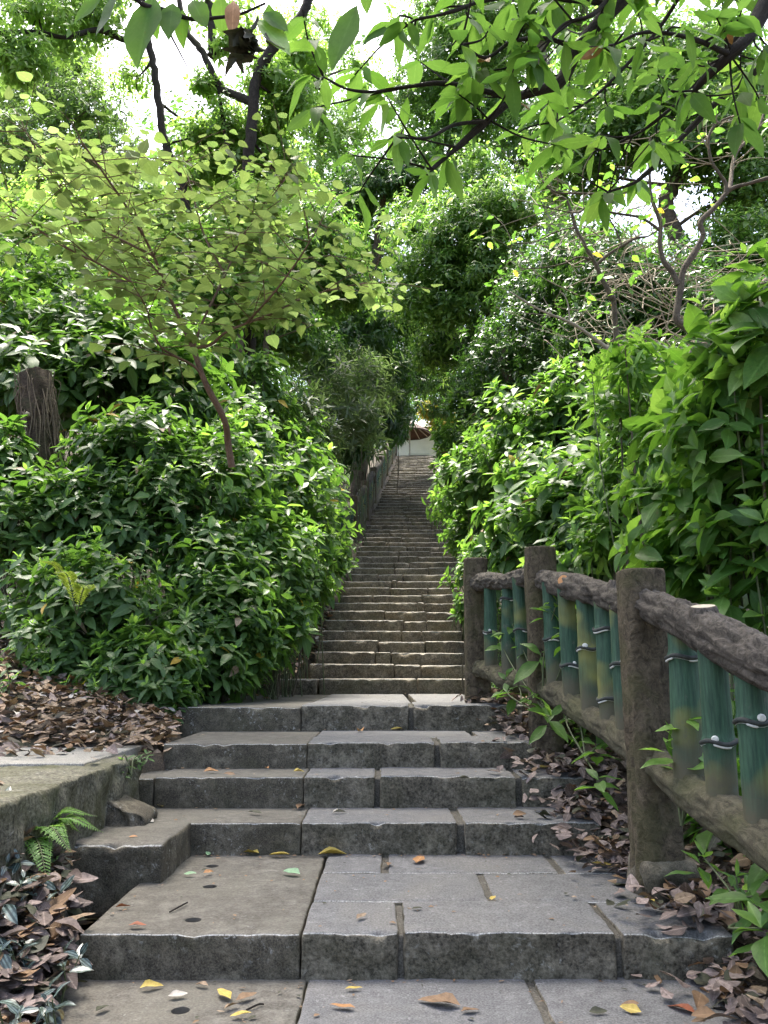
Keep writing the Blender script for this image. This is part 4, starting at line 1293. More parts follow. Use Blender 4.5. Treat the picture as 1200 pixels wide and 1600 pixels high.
for Pp_, s0, dens in ((O1, .15, .8), (O3, .1, .9), (O4, .0, .6), (O5, 0, 1.0), (O6, .1, .8), (O7, .2, .8), (O8, .1, 1.1), (O9, .1, 1.0), (O2, .35, 1.0), (O10, .3, 1.1), (O11, .2, 1.1)):
    Pp, _ = smooth_path(Pp_, 8)
    A = along(Pp, .17 / dens)
    for p in A[int(len(A) * s0):]:
        for q in range(2):
            d = unit(np.array([rng.normal(-.2, .8), rng.normal(-.1, .9), rng.normal(.1, .4)]))
            ov_tw.append((p, p + d * rng.uniform(.08, .36)))
    ov_tw.append((A[-1], A[-1] + unit(A[-1] - A[-2]) * .05))


def over_leaf(lv, st, tw):
    a, b = tw
    mid = (a + b) / 2 + rng.normal(0, .015, 3)
    Pp, _ = smooth_path([a, mid, b], 4)
    tube(st, Pp, np.linspace(.005, .003, len(Pp)), 6, cap=False)
    n = int(rng.integers(3, 7))
    ax = unit(b - a)
    T = np.repeat(b[None], n, 0) - ax * rng.uniform(0, .06, (n, 1))
    ph = np.arange(n) * 2.4 + rng.uniform(0, 6)
    A = np.stack([np.cos(ph), np.sin(ph), np.full(n, -.55) + rng.normal(0, .35, n)], 1) + ax * .5
    A = unit(A)
    Nn = np.array([[0, 0, 1.]]) + rng.normal(0, .35, (n, 3)) + A * .2
    L = rng.uniform(.1, .205, n)
    lv.add(T, A, Nn, L, L * rng.uniform(.3, .4, n), rng.uniform(.05, .4, n), rng.uniform(.05, .4, n), np.where(rng.random(n) < .01, 2, np.where(rng.random(n) < .12, 1, 0)))


limbs_tree('overhanging_tree', 'dark branches with large hanging leaves reaching in from the upper right', big_root, ov_tr, ov_tw, [G['over'], G['young'], G['deador']], MT['barkdark'], over_leaf, LANCE)

# twigs hanging in at the top left, from a tree behind the camera
H1 = P3((60, -220, 2.6), (150, -80, 2.6), (215, 0, 2.6), (255, 15, 2.6), (300, 30, 2.6), (335, 28, 2.6), (375, 22, 2.6), (415, 5, 2.6))
H2 = P3((215, 0, 2.6), (180, -10, 2.5), (150, -20, 2.5), (120, -10, 2.5))
H3 = P3((255, 15, 2.6), (265, 50, 2.6), (280, 80, 2.6), (293, 106, 2.6))
hb = np.array([-2.3, 1.2, 0]); hb[2] = gz1(hb[0], hb[1])
hroot = thing('overhanging_tree', 'few large ragged leaves on a thin twig hanging in at the top left', 'tree', hb)
for k, (pts_, r0, r1) in enumerate([([hb, hb + [0, .1, 2.2], H1[0]], .08, .02), (H1, .012, .004), (H2, .006, .003), (H3, .005, .002)]):
    Pp, _ = smooth_path(pts_, 8)
    mb = MB(); tube(mb, Pp, np.linspace(r0, r1, len(Pp)), 8)
    mb.build('trunk' if k == 0 else 'limb', MT['barkdark'], hroot)
lv = Leaves()
for (px, py, qx, qy, mm, w) in [(170, -15, 112, 32, 0, .42), (240, -8, 208, 100, 0, .5), (232, 5, 246, 62, 0, .4), (270, 5, 262, 58, 0, .45), (345, -8, 347, 55, 0, .5), (365, 0, 362, 54, 2, .3), (300, 0, 322, 40, 0, .5), (285, 15, 285, 75, 0, .4),
                            (420, 5, 425, 60, 0, .45), (410, 20, 450, 45, 0, .5), (190, -10, 145, 50, 3, .25), (400, 30, 455, 80, 1, .4), (558, 8, 515, 105, 0, .36), (500, 95, 495, 75, 0, .5), (572, -30, 573, 22, 0, .45)]:
    a, b = pt(px, py, 2.6), pt(qx, qy, 2.6 + rng.uniform(-.05, .05))
    L = np.linalg.norm(b - a)
    lv.add(a[None], (b - a)[None], np.array([[rng.normal(0, .3), -1, .5]]), L, L * w, .08, .3, mm)
lv.build('foliage', LANCE, [G['over'], G['young'], G['deador'], G['grey']], hroot)
hi = [np.array([-2.2, 6.2, 10.6]), np.array([-.6, 7.4, 11.0]), np.array([.9, 6.4, 10.8]), np.array([-1.3, 9.0, 11.8]), np.array([.6, 8.8, 12.0]), np.array([2.2, 8.0, 11.2]), np.array([-.6, 4.6, 10.4]), np.array([1.4, 4.4, 10.4]), np.array([-2.6, 8.4, 11.6])]  # unseen high crown, added to keep direct sun off the lower steps
tp_ = np.array([-3.4, 1.5, 8.6])
for k, (pts_, r0, r1) in enumerate([([H1[0] + [-.5, -.3, .2], np.array([-3.2, 1.0, 5.5]), tp_], .1, .1)] + [([tp_, (tp_ + c_) / 2 + [0, 0, .4], c_], .06, .02) for c_ in hi]):
    Pp, _ = smooth_path(pts_, 6)
    mb = MB(); tube(mb, Pp, np.linspace(r0, r1, len(Pp)), 8); mb.build('limb', MT['barkdark'], hroot)
shade_crown = Leaves()
for c_ in hi:
    T, O = lobe_tips(c_, np.array([1.45, 1.45, .8]), 330, up=.6, inner=.1)
    rosettes(shade_crown, T, O, k=6, L=.2, wr=.42, young=.2, yk=2)
shade_crown.build('crown', LANCE_F, [G['mid'], G['young']], hroot)
# crumpled dead leaves caught on the twig
lv = Leaves()
c = pt(390, 62, 2.6); n = 26
A = unit(np.stack([rng.normal(0, .5, n), rng.normal(0, .5, n), rng.uniform(-1.5, .1, n)], 1))
lv.add(c + rng.normal(0, .025, (n, 3)), A, rng.normal(0, 1, (n, 3)), rng.uniform(.05, .11, n), rng.uniform(.03, .06, n), rng.uniform(.2, .9, n), .8, 0)
lv.build('withered_leaves', DEAD, [G['deaddark']], hroot)

# ------------------------------------------------------------------ background trees
def tree(label, trunks, lobes, mats, name='tree', L=.16, wr=.36, k=6, yk=2, young=.3, trunk_mat=None, tmpl=LANCE_F, spread=(50, 110), dens=1.0, up=.7, m_alt=None, alt=0, limb_r=.04, inner=.3, droop=.25, stems=5, group=None):
    p0 = np.asarray(trunks[0][0][0])
    base = np.array([p0[0], p0[1], gz1(p0[0], p0[1])])
    lobes = [(c, r * 1.1, n * 2.6) for c, r, n in lobes]
    return plant(name, label, 'tree', base, lobes, mats, L=L * .9, wr=wr * 1.15, k=k, yk=yk, young=young, tmpl=tmpl, stems=stems, trunks=trunks, trunk_mat=trunk_mat, spread=spread, dens=dens, up=up, m_alt=m_alt, alt=alt,
                 limb_r=limb_r, inner=inner, crown='crown', stem_r=.012, droop=droop, group=group)



def ground_at(px, Y):
    x = pt(px, 700, Y)[0]
    return np.array([x, Y, gz1(x, Y) - .2])


# two dark slender trunks behind the sapling
tree('thin dark curving trunk rising behind the pale sapling into the bright gap of sky',
     [([ground_at(315, 13.5)] + P3((300, 420, 13.5), (288, 305, 13.5), (280, 275, 13.5), (262, 235, 13.5), (254, 205, 13.5), (247, 150, 13.5), (239, 100, 13.5), (230, 50, 13.5), (215, -40, 13.4)), .085, .06),
      (P3((230, 50, 13.5), (200, 63, 13.2), (165, 50, 12.8), (145, 47, 12.6), (100, 58, 12.2), (60, 50, 12), (0, 50, 11.6)), .06, .03)],
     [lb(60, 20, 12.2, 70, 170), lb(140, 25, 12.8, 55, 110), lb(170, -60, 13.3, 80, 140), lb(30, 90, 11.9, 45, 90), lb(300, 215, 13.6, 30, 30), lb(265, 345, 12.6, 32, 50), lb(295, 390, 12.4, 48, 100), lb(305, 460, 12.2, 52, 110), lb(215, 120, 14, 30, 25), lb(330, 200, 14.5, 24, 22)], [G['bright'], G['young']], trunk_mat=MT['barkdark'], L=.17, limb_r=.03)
tree('sinuous dark trunk with a crooked upper fork left of the stairs',
     [([ground_at(395, 13)] + P3((390, 420, 13), (386, 330, 13), (387, 255, 13), (393, 210, 13), (396, 160, 13), (402, 115, 13), (420, 85, 13), (448, 50, 13), (470, 25, 13), (485, -10, 13), (500, -80, 13)), .105, .08),
      (P3((396, 160, 13), (370, 150, 13.2), (345, 137, 13.4), (330, 110, 13.5), (312, 75, 13.6), (293, 50, 13.7), (280, 0, 13.8)), .08, .05),
      (P3((330, 88, 13.1), (331, 55, 13.1), (328, 20, 13.1), (322, -20, 13.1), (318, -80, 13)), .075, .06),
      (P3((385, 300, 13), (360, 250, 13.2), (340, 130, 13.4)), .05, .03)],
     [lb(355, 200, 13.6, 45, 110), lb(425, 190, 13.6, 42, 100), lb(375, 255, 13.8, 48, 120), lb(440, 260, 13.8, 50, 120), lb(320, 270, 14, 40, 80), lb(420, 120, 13.2, 32, 50), lb(350, 15, 13.4, 50, 60), lb(470, 90, 13.6, 40, 80), lb(320, 130, 13.4, 25, 30), lb(388, 320, 12.4, 45, 100), lb(400, 390, 12.3, 55, 120), lb(385, 470, 12.2, 55, 120), lb(360, 70, 13, 28, 30), lb(455, 150, 13.4, 36, 60)],
     [G['bright'], G['young']], trunk_mat=MT['barkdark'], L=.17, limb_r=.03, m_alt=1, alt=.2)
# pale vine-draped mass top left
tree('pale vine-draped tree in the top left corner',
     [([ground_at(90, 19), pt(90, 400, 19), pt(85, 180, 19), pt(80, 60, 19)], .28, .12)],
     [lb(60, 150, 19, 75, 300), lb(140, 170, 18.6, 62, 260), lb(20, 220, 18.4, 60, 220), lb(110, 100, 19.4, 60, 220), lb(160, 240, 18.5, 45, 160), lb(70, 260, 18.2, 70, 240), lb(-30, 130, 19, 70, 200)],
     [G['bright'], G['grey']], L=.16, m_alt=1, alt=.35, trunk_mat=MT['barkpale'])
tree('light green tree standing behind the sapling at the left edge',
     [([ground_at(60, 14.5), pt(70, 560, 14.5), pt(60, 430, 14.5), pt(50, 360, 14.5)], .16, .07)],
     [lb(40, 400, 14.5, 80, 300), lb(130, 430, 14.2, 75, 280), lb(10, 470, 14, 70, 240), lb(90, 350, 15, 70, 240), lb(200, 450, 14.8, 62, 220), lb(170, 370, 15.3, 50, 160), lb(-50, 380, 14.4, 70, 160)],
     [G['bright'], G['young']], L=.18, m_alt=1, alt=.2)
tree('green tree with a vine-wrapped trunk between sapling and stairs',
     [([ground_at(383, 15)] + P3((384, 640, 15), (383, 560, 15), (388, 490, 15), (395, 420, 15), (405, 360, 15)), .24, .12)],
     [lb(350, 440, 15.6, 70, 260), lb(440, 420, 15.8, 75, 320), lb(490, 370, 16.4, 70, 300), lb(400, 350, 16.5, 70, 280), lb(300, 380, 16, 60, 200), lb(520, 450, 16.5, 62, 280), lb(450, 520, 15.4, 55, 220), lb(360, 530, 15.5, 45, 130)],
     [G['mid'], G['bright']], L=.18, m_alt=1, alt=.3)
tree('straight thin grey sapling trunk beside the vine-wrapped trunk',
     [([ground_at(418, 13.2)] + P3((416, 640, 13.2), (414, 580, 13.2), (417, 520, 13.2), (420, 470, 13.2)), .065, .04),
      (P3((416, 540, 13.2), (440, 525, 13), (470, 515, 12.8), (490, 508, 12.7)), .02, .008), (P3((417, 530, 13.2), (432, 508, 13.2), (452, 490, 13.2)), .018, .007)],
     [lb(425, 450, 13.4, 30, 50), lb(470, 500, 13, 22, 26)], [G['mid'], G['bright']], trunk_mat=MT['barkpale'], limb_r=.015)
# glossy dark trees leaning over the stairs
DG = [G['dark'], G['mid']]
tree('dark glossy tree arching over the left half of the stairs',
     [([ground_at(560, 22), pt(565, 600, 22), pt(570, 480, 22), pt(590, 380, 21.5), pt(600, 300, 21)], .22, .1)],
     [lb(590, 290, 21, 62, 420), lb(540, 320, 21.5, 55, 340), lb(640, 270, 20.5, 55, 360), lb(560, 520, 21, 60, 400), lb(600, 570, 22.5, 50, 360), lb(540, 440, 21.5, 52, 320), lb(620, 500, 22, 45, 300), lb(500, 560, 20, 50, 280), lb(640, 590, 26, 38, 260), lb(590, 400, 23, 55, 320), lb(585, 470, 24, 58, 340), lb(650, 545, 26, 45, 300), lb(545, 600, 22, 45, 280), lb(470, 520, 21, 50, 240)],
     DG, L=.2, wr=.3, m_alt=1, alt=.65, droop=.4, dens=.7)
tree('tall glossy green tree right of the stair top with drooping leaf clusters',
     [([ground_at(770, 18), pt(772, 600, 18), pt(770, 520, 18), pt(755, 440, 18), pt(730, 360, 18)], .2, .09)],
     [lb(690, 390, 18, 68, 420), lb(740, 350, 17.6, 65, 420), lb(660, 460, 18.5, 55, 320), lb(720, 470, 18, 62, 380), lb(780, 420, 17.5, 62, 360), lb(690, 540, 20, 48, 320), lb(650, 350, 19, 45, 220), lb(800, 330, 17.5, 55, 280), lb(740, 280, 18.5, 50, 260), lb(670, 600, 27, 34, 220)],
     [G['mid'], G['bright']], L=.2, wr=.32, m_alt=1, alt=.5, young=.6, droop=.4, dens=.6)
tree('dense dark small-leaved tree on the right slope behind the bare twig',
     [([ground_at(800, 15.5), pt(798, 620, 15.5), pt(790, 560, 15.5), pt(800, 500, 15.5)], .15, .07), ([ground_at(765, 19), pt(768, 640, 19), pt(772, 560, 19), pt(770, 480, 19)], .13, .08)],
     [lb(790, 560, 16, 62, 420), lb(850, 520, 15, 65, 400), lb(750, 610, 17.5, 45, 320), lb(880, 580, 14.5, 60, 320), lb(830, 460, 15.5, 55, 300), lb(820, 620, 15.5, 50, 280), lb(760, 540, 18, 40, 240), lb(705, 590, 22, 42, 280), lb(725, 545, 20, 48, 300), lb(690, 640, 26, 22, 130), lb(880, 470, 15, 55, 260)],
     [G['dark'], G['mid']], L=.13, wr=.4, m_alt=1, alt=.5, dens=.8)
tree('leafy tree on the right whose crown spreads behind the overhanging branches',
     [([ground_at(1085, 15)] + P3((1085, 480, 15), (1060, 380, 15), (1040, 320, 15), (1065, 260, 15), (1090, 190, 15), (1100, 120, 15)), .2, .1)],
     [lb(960, 200, 15, 80, 320), lb(1040, 160, 15, 80, 320), lb(1120, 220, 14.5, 80, 320), lb(1180, 300, 14.5, 80, 320), lb(900, 260, 15.5, 70, 260), lb(1000, 90, 15.5, 80, 280), lb(1110, 90, 15, 80, 280), lb(1190, 160, 14.8, 75, 240), lb(1150, 400, 14, 70, 260), lb(1240, 420, 13.5, 70, 180), lb(920, 130, 16, 65, 200)],
     [G['mid'], G['bright']], L=.17, m_alt=1, alt=.3, wr=.42)
tree('shaded tangle of a tree on the right slope behind the crooked trunks',
     [([ground_at(1010, 12.8), pt(1010, 560, 12.8), pt(1000, 480, 12.8), pt(985, 400, 12.8)], .13, .06)],
     [lb(960, 430, 13, 75, 320), lb(1040, 470, 12.6, 75, 320), lb(1110, 500, 12, 75, 300), lb(980, 530, 12.6, 65, 260), lb(1180, 520, 11.5, 75, 240), lb(900, 400, 14, 62, 240), lb(1080, 580, 11.6, 70, 240), lb(930, 520, 13, 60, 220)],
     [G['dark'], G['mid']], L=.13, m_alt=1, alt=.55, wr=.4, dens=1.25)
tree('tall tree with a thick pale trunk high above the stairs on the right',
     [([ground_at(900, 21), pt(890, 600, 21), pt(875, 400, 21), pt(862, 250, 21), pt(860, 190, 21), pt(858, 140, 21), pt(840, 80, 21), pt(826, 10, 21), pt(820, -60, 21)], .42, .22),
      (P3((860, 175, 21), (890, 120, 21), (910, 60, 21), (915, -40, 21)), .16, .1)],
     [lb(720, 90, 21.5, 75, 420), lb(780, 40, 21, 75, 400), lb(660, 150, 22, 65, 320), lb(760, 170, 21.5, 70, 380), lb(830, 230, 21, 65, 320), lb(700, 220, 22, 60, 320), lb(880, 20, 21, 70, 320), lb(690, 10, 22, 62, 260), lb(780, -60, 21, 80, 260)],
     [G['mid'], G['bright']], L=.2, m_alt=1, alt=.35, trunk_mat=MT['barkpale'], wr=.34)
tree('airy bright tree at the top centre beside the gap of white sky',
     [([ground_at(490, 24), pt(490, 560, 24), pt(495, 400, 24), pt(500, 250, 24), pt(510, 120, 24)], .22, .08)],
     [lb(440, 60, 25, 45, 110), lb(560, 110, 25, 36, 90), lb(500, 200, 24, 55, 240), lb(470, 130, 24, 45, 160), lb(540, 240, 24, 50, 220), lb(480, 280, 23.5, 55, 260), lb(560, 200, 24.5, 34, 90), lb(520, 60, 24.5, 40, 70), lb(480, 30, 24, 35, 60)],
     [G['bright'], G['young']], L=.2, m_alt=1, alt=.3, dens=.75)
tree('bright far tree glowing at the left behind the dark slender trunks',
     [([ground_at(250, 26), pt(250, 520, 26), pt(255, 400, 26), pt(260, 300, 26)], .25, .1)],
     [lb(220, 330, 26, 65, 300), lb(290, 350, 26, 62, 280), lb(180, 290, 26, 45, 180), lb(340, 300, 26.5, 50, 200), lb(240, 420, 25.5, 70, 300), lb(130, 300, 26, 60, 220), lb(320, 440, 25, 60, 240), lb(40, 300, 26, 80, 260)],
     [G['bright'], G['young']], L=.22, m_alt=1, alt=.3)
tree('yellow-leaved tree beyond the head of the stairs',
     [([ground_at(700, YTOP + 4.2), pt(698, 660, YTOP + 4.2), pt(690, 630, YTOP + 4.2)], .14, .07)],
     [lb(690, 655, YTOP + 4.2, 17, 150), lb(670, 640, YTOP + 4.2, 13, 90), lb(708, 670, YTOP + 4.2, 11, 70)], [G['yellow'], G['young']], L=.28, m_alt=1, alt=.35)

# crooked grey tree and its neighbours (bare, vine-hung branches)
CR = 8.6
limb_sets = [
    ([ground_at(1215, CR)] + P3((1210, 480, CR), (1175, 478, CR), (1150, 487, CR), (1120, 505, CR), (1097, 527, CR), (1072, 512, CR), (1057, 495, CR), (1063, 450, CR), (1068, 422, CR), (1085, 395, CR), (1098, 368, CR), (1094, 347, CR), (1118, 322, CR), (1140, 296, CR), (1170, 287, CR), (1205, 276, CR)), .055, .02),
    (P3((1134, 300, CR), (1133, 285, CR), (1120, 266, CR), (1110, 248, CR), (1108, 212, CR), (1125, 190, CR), (1165, 175, CR)), .022, .01),
    (P3((1060, 445, CR), (1050, 425, CR), (1036, 406, CR), (1031, 380, CR), (1032, 350, CR), (1024, 325, CR), (1017, 303, CR), (1014, 240, CR), (1016, 215, CR)), .032, .012),
    (P3((1031, 360, CR), (1012, 346, CR), (993, 338, CR), (955, 332, CR), (920, 322, CR), (905, 332, CR), (880, 330, CR), (840, 320, CR)), .018, .006),
    (P3((1017, 303, CR), (990, 300, CR), (950, 303, CR), (900, 302, CR), (868, 300, CR), (850, 285, CR)), .02, .008),
    (P3((1140, 296, CR), (1150, 240, CR + .3), (1185, 200, CR + .5), (1200, 150, CR + .6)), .025, .01)]
cr_tw = []
for pts_, r0, r1 in limb_sets[1:]:
    Pp, _ = smooth_path(pts_, 6)
    A = along(Pp, .16)
    for p in A[2:]:
        for q in range(2):
            d = unit(np.array([rng.normal(0, 1), rng.normal(0, .8), rng.normal(.2, .6)]))
            cr_tw.append((p, p + d * rng.uniform(.2, .9)))


def sparse_leaf(lv, st, tw):
    a, b = tw
    mid = (a + b) / 2 + rng.normal(0, .05, 3)
    Pp, _ = smooth_path([a, mid, b], 4)
    tube(st, Pp, np.linspace(.006, .0025, len(Pp)), 5, cap=False)
    n = int(rng.integers(1, 5))
    T = b + rng.normal(0, .05, (n, 3))
    A = unit(np.stack([rng.normal(0, 1, n), rng.normal(0, 1, n), rng.normal(-.2, .3, n)], 1))
    L = rng.uniform(.08, .15, n)
    lv.add(T, A, np.array([[0, 0, 1.]]) + rng.normal(0, .3, (n, 3)), L, L * .6, .15, .2, np.where(rng.random(n) < .3, 1, np.where(rng.random(n) < .04, 2, 0)))


limbs_tree('crooked_tree', 'crooked grey tree with twisting bare limbs at the right', ground_at(1215, CR), limb_sets, cr_tw, [G['mid'], G['young'], G['yellow']], MT['bark'], sparse_leaf, LANCE_M, twig_mat=MT['deadtwig'])
C2 = 9.6
limb2 = [([ground_at(965, C2)] + P3((962, 520, C2), (954, 465, C2), (940, 435, C2), (930, 412, C2), (912, 380, C2), (900, 356, C2), (892, 330, C2), (884, 312, C2), (866, 302, C2), (848, 282, C2), (842, 250, C2)), .035, .01),
         (P3((932, 414, C2), (950, 398, C2), (972, 384, C2), (995, 372, C2), (1015, 368, C2), (1040, 350, C2)), .022, .008),
         (P3((928, 408, C2), (905, 402, C2), (880, 412, C2), (850, 418, C2), (815, 420, C2)), .015, .006),
         (P3((900, 356, C2), (870, 362, C2), (835, 378, C2), (800, 380, C2)), .014, .006),
         (P3((972, 384, C2), (960, 355, C2), (945, 330, C2), (946, 300, C2)), .012, .006)]
cr_tw2 = []
for pts_, r0, r1 in limb2:
    Pp, _ = smooth_path(pts_, 6)
    A = along(Pp, .17)
    for p in A[max(3, int(.35 * len(A))):]:
        for q in range(2):
            d = unit(np.array([rng.normal(0, 1), rng.normal(0, .8), rng.normal(.25, .6)]))
            cr_tw2.append((p, p + d * rng.uniform(.2, .8)))
limbs_tree('leaning_sapling', 'thin leaning grey-brown sapling left of the crooked tree', ground_at(965, C2), limb2, cr_tw2, [G['mid'], G['young'], G['yellow']], MT['bark'], sparse_leaf, LANCE_M, twig_mat=MT['deadtwig'])

# bare woody stem with a dead twig, over the right bushes
B0 = 6.6
mb_root = thing('bare_stem', 'pale bare forked stem leaning left above the right-hand bushes', 'dead branch', ground_at(1075, B0))
for k, (pts_, r0, r1, mt) in enumerate([([ground_at(1075, B0)] + P3((1060, 690, B0), (1050, 655, B0), (1030, 630, B0), (1010, 608, B0), (985, 580, B0), (955, 550, B0), (930, 530, B0), (893, 505, B0), (862, 492, B0), (835, 480, B0), (800, 458, B0), (782, 449, B0)), .035, .004, 'deadtwig'),
                                        (P3((1015, 610, B0), (1025, 598, B0), (1050, 582, B0), (1075, 560, B0), (1100, 520, B0), (1130, 495, B0)), .035, .03, 'barkpale'),
                                        (P3((890, 505, B0), (888, 478, B0), (882, 462, B0), (874, 455, B0)), .007, .003, 'deadtwig'), (P3((862, 492, B0), (856, 478, B0), (848, 464, B0)), .006, .003, 'deadtwig'),
                                        (P3((935, 535, B0), (943, 530, B0), (946, 518, B0)), .006, .003, 'deadtwig'), (P3((862, 494, B0), (830, 490, B0), (800, 488, B0)), .004, .002, 'deadtwig')]):
    Pp, _ = smooth_path(pts_, 8)
    mb = MB(); tube(mb, Pp, np.linspace(r0, r1, len(Pp)), 8, rough=r0 * .15, freq=25)
    mb.build('stem' if k == 0 else 'branch', MT[mt], mb_root)

# tangle of dry vines on the right slope
mb = MB()
for k in range(170):
    px, py = rng.uniform(890, 1200), rng.uniform(380, 600)
    p = pt(px, py, rng.uniform(10.2, 11.4))
    d = unit(np.array([rng.normal(0, 1), rng.normal(0, .5), rng.normal(0, .8)])) * rng.uniform(.4, 1.4)
    q, _ = smooth_path([p, p + d * .5 + rng.normal(0, .15, 3), p + d], 5)
    tube(mb, q, rng.uniform(.004, .009), 5, cap=False)
o = mb.build('dry_vines', MT['deadtwig'])
tag(o, 'tangle of dry brown vines in the shade behind the crooked tree', 'vines', None, 'stuff')

# far wood
lv = Leaves()
for k in range(210):
    side = -1 if rng.random() < .5 else 1
    y = rng.uniform(24, 75)
    x = cxs(min(y, 60)) + side * (rng.uniform(3.2, 30) if y < YTOP + 4 else rng.uniform(5.5, 34))
    if y > YTOP + 12 and rng.random() < .4: x = cxs(YTOP) + rng.uniform(-16, 16)
    h = rng.uniform(1.5, 11)
    c = np.array([x, y, gz1(x, y) + h])
    if y > YTOP - 2 and abs(x - cxs(YTOP)) < 7: c[2] += 6
    T, O = lobe_tips(c, np.array([3.0, 2.6, 2.4]) * rng.uniform(.8, 1.2), 170, up=.6)
    rosettes(lv, T, O, k=6, L=.34, wr=.42, young=.3, yk=2, m_alt=2, alt=.25 if k % 3 else .7)
o = lv.build('woodland', LANCE_F, [G['mid'], G['bright'], G['dark']])
tag(o, 'far-off green wood closing the view on the hillside', 'woodland', None, 'stuff')
print('WOOD leaves', lv.count())

# low undergrowth along the path edges and slopes
lv = Leaves()
n = 0
for k in range(2600):
    y = rng.uniform(9, 46) if rng.random() < .75 else rng.uniform(7.5, 14)
    side = -1 if rng.random() < .5 else 1
    l, r = edges(np.array([y])); l, r = float(l[0]), float(r[0])
    off = abs(rng.normal(0, .9)) + .12
    if side < 0 and y > 15: off += .75
    x = l - off if side < 0 else r + off
    b = np.array([x, y, gz1(x, y) + rng.uniform(.05, .3)])
    rosettes(lv, b[None], unit(np.array([[rng.normal(0, .4) - side * .4, rng.normal(-.2, .3), 1.]])), k=6, L=.15, wr=.4, young=.4, yk=2, m_alt=1, alt=.08)
o = lv.build('undergrowth', LANCE_M, [G['shrub'], G['young']])
tag(o, 'low green undergrowth fringing both sides of the upper stairs', 'undergrowth', None, 'stuff')

# ------------------------------------------------------------------ leaf litter
def litter(label, n, sampler, mats, probs, Lr=(.05, .12), lift=.05, zf=gz1):
    lv = Leaves()
    for k in range(n):
        x, y = sampler()
        p = np.array([x, y, zf(x, y) + rng.uniform(.0, lift) + .012])
        a = rng.uniform(0, 6.28)
        A = np.array([[math.cos(a), math.sin(a), rng.normal(0, .3)]])
        Nn = np.array([[rng.normal(0, .4), rng.normal(0, .4), 1.]])
        L = rng.uniform(*Lr)
        lv.add(p[None], A, Nn, L, L * rng.uniform(.45, .68), rng.normal(.05, .2), rng.uniform(-.35, .5), int(rng.choice(len(mats), p=probs)))
    o = lv.build('leaf_litter', DEAD, mats)
    tag(o, label, 'leaf litter', None, 'stuff')


def samp_right():
    while True:
        y = rng.uniform(1.8, 7.6)
        l, r = edges(np.array([y]))
        fx = np.interp(y, [2, 3.75, 5.45, 7.0, 8], [PD[0], PC[0], PB[0], PA[0], PA[0] - .1])
        x = rng.uniform(float(r[0]) - .16, fx + 1.1) if rng.random() < .85 else float(r[0]) - abs(rng.normal(0, .16))
        if rng.random() < .9: return x, y


def zr(x, y):
    l, r = edges(np.array([y]))
    z = gz1(x, y)
    if x < float(r[0]) + .03:
        # lying on the ends of the steps
        lev = 0.0
        for i in range(0, 7):
            if i == 0 or y >= YF[i]: lev = Z[i]
        z = max(lev, gz1(float(r[0]) + .05, y) - .05) if True else z
    return z


litter('brown dead leaves heaped between the steps and the near fence', 6500, samp_right, [G['deadmauve'], G['deadtan'], G['deadbrown'], G['deaddark']], [.72, .1, .1, .08], (.05, .105), .08, zr)


def samp_left():
    while True:
        p = at_z(rng.uniform(-60, 145), rng.uniform(1330, 1640), .05)
        l, r = edges(np.array([p[1]]))
        if p[0] < X(128, 1500, 0.05) + .03: return p[0], p[1]


litter('dark dead leaves piled at the lower left below the mossy slab', 1700, samp_left, [G['deadmauve'], G['deadtan'], G['deadbrown'], G['deaddark']], [.6, .12, .13, .15], (.05, .115), .09)


slab_back = Yp(90, 1170, .6)


def samp_bank():
    if rng.random() < .22:
        y = rng.uniform(YF[5] + .2, 13)
        return float(edges(np.array([y]))[0][0]) - abs(rng.normal(0, .25)) + .03, y
    while True:
        y = rng.uniform(4.3, 9.0)
        l = float(edges(np.array([y]))[0][0])
        x = l + .04 - abs(rng.normal(0, 1.3))
        if x > -4.8 and not (x < xs_ + .02 and y < slab_back - .1 and rng.random() > .06) and not (x > xs_ and y < 4.75):
            return x, y


def zbank(x, y):
    return max(gz1(x, y), .612) if (x < xs_ and y < slab_back) else gz1(x, y)


litter('tan fallen leaves along the foot of the left bushes', 6200, samp_bank, [G['deadtan'], G['deadmauve'], G['deadbrown'], G['deadgrey']], [.5, .25, .17, .08], (.05, .11), .06, zbank)

lv = Leaves()
for k in range(420):
    i = int(rng.choice([0, 1, 1, 1, 2, 3, 4, 5]))
    y = rng.uniform(y0f + .05 if i == 0 else YF[i] + .03, YF[i + 1] - .01)
    if rng.random() < .45: y = YF[i + 1] - abs(rng.normal(0, .05)) - .01
    l_, r_ = edges(np.array([YF[i] + .02 if i else 2.6]))
    x = rng.uniform(float(l_[0]) + .05, float(r_[0]) - .05)
    if i == 1 and x < float(at_z(300, 1285, Z[2])[0]) and y > yblk - .02: continue
    a = rng.uniform(0, 6.28); L = rng.uniform(.008, .03)
    lv.add(np.array([[x, y, Z[i] + .006]]), np.array([[math.cos(a), math.sin(a), .05]]), np.array([[rng.normal(0, .2), rng.normal(0, .2), 1.]]), L, L * rng.uniform(.2, .7), .1, .2, int(rng.choice(3, p=[.5, .25, .25])))
o = lv.build('leaf_crumbs', LANCE_M, [G['deadbrown'], G['deaddark'], G['deadtan']])
tag(o, 'tiny crumbs of dry leaf scattered over the stone treads', 'crumbs', None, 'stuff')

# ------------------------------------------------------------------ single fallen leaves and sticks on the steps
def lvl(i): return Z[i]


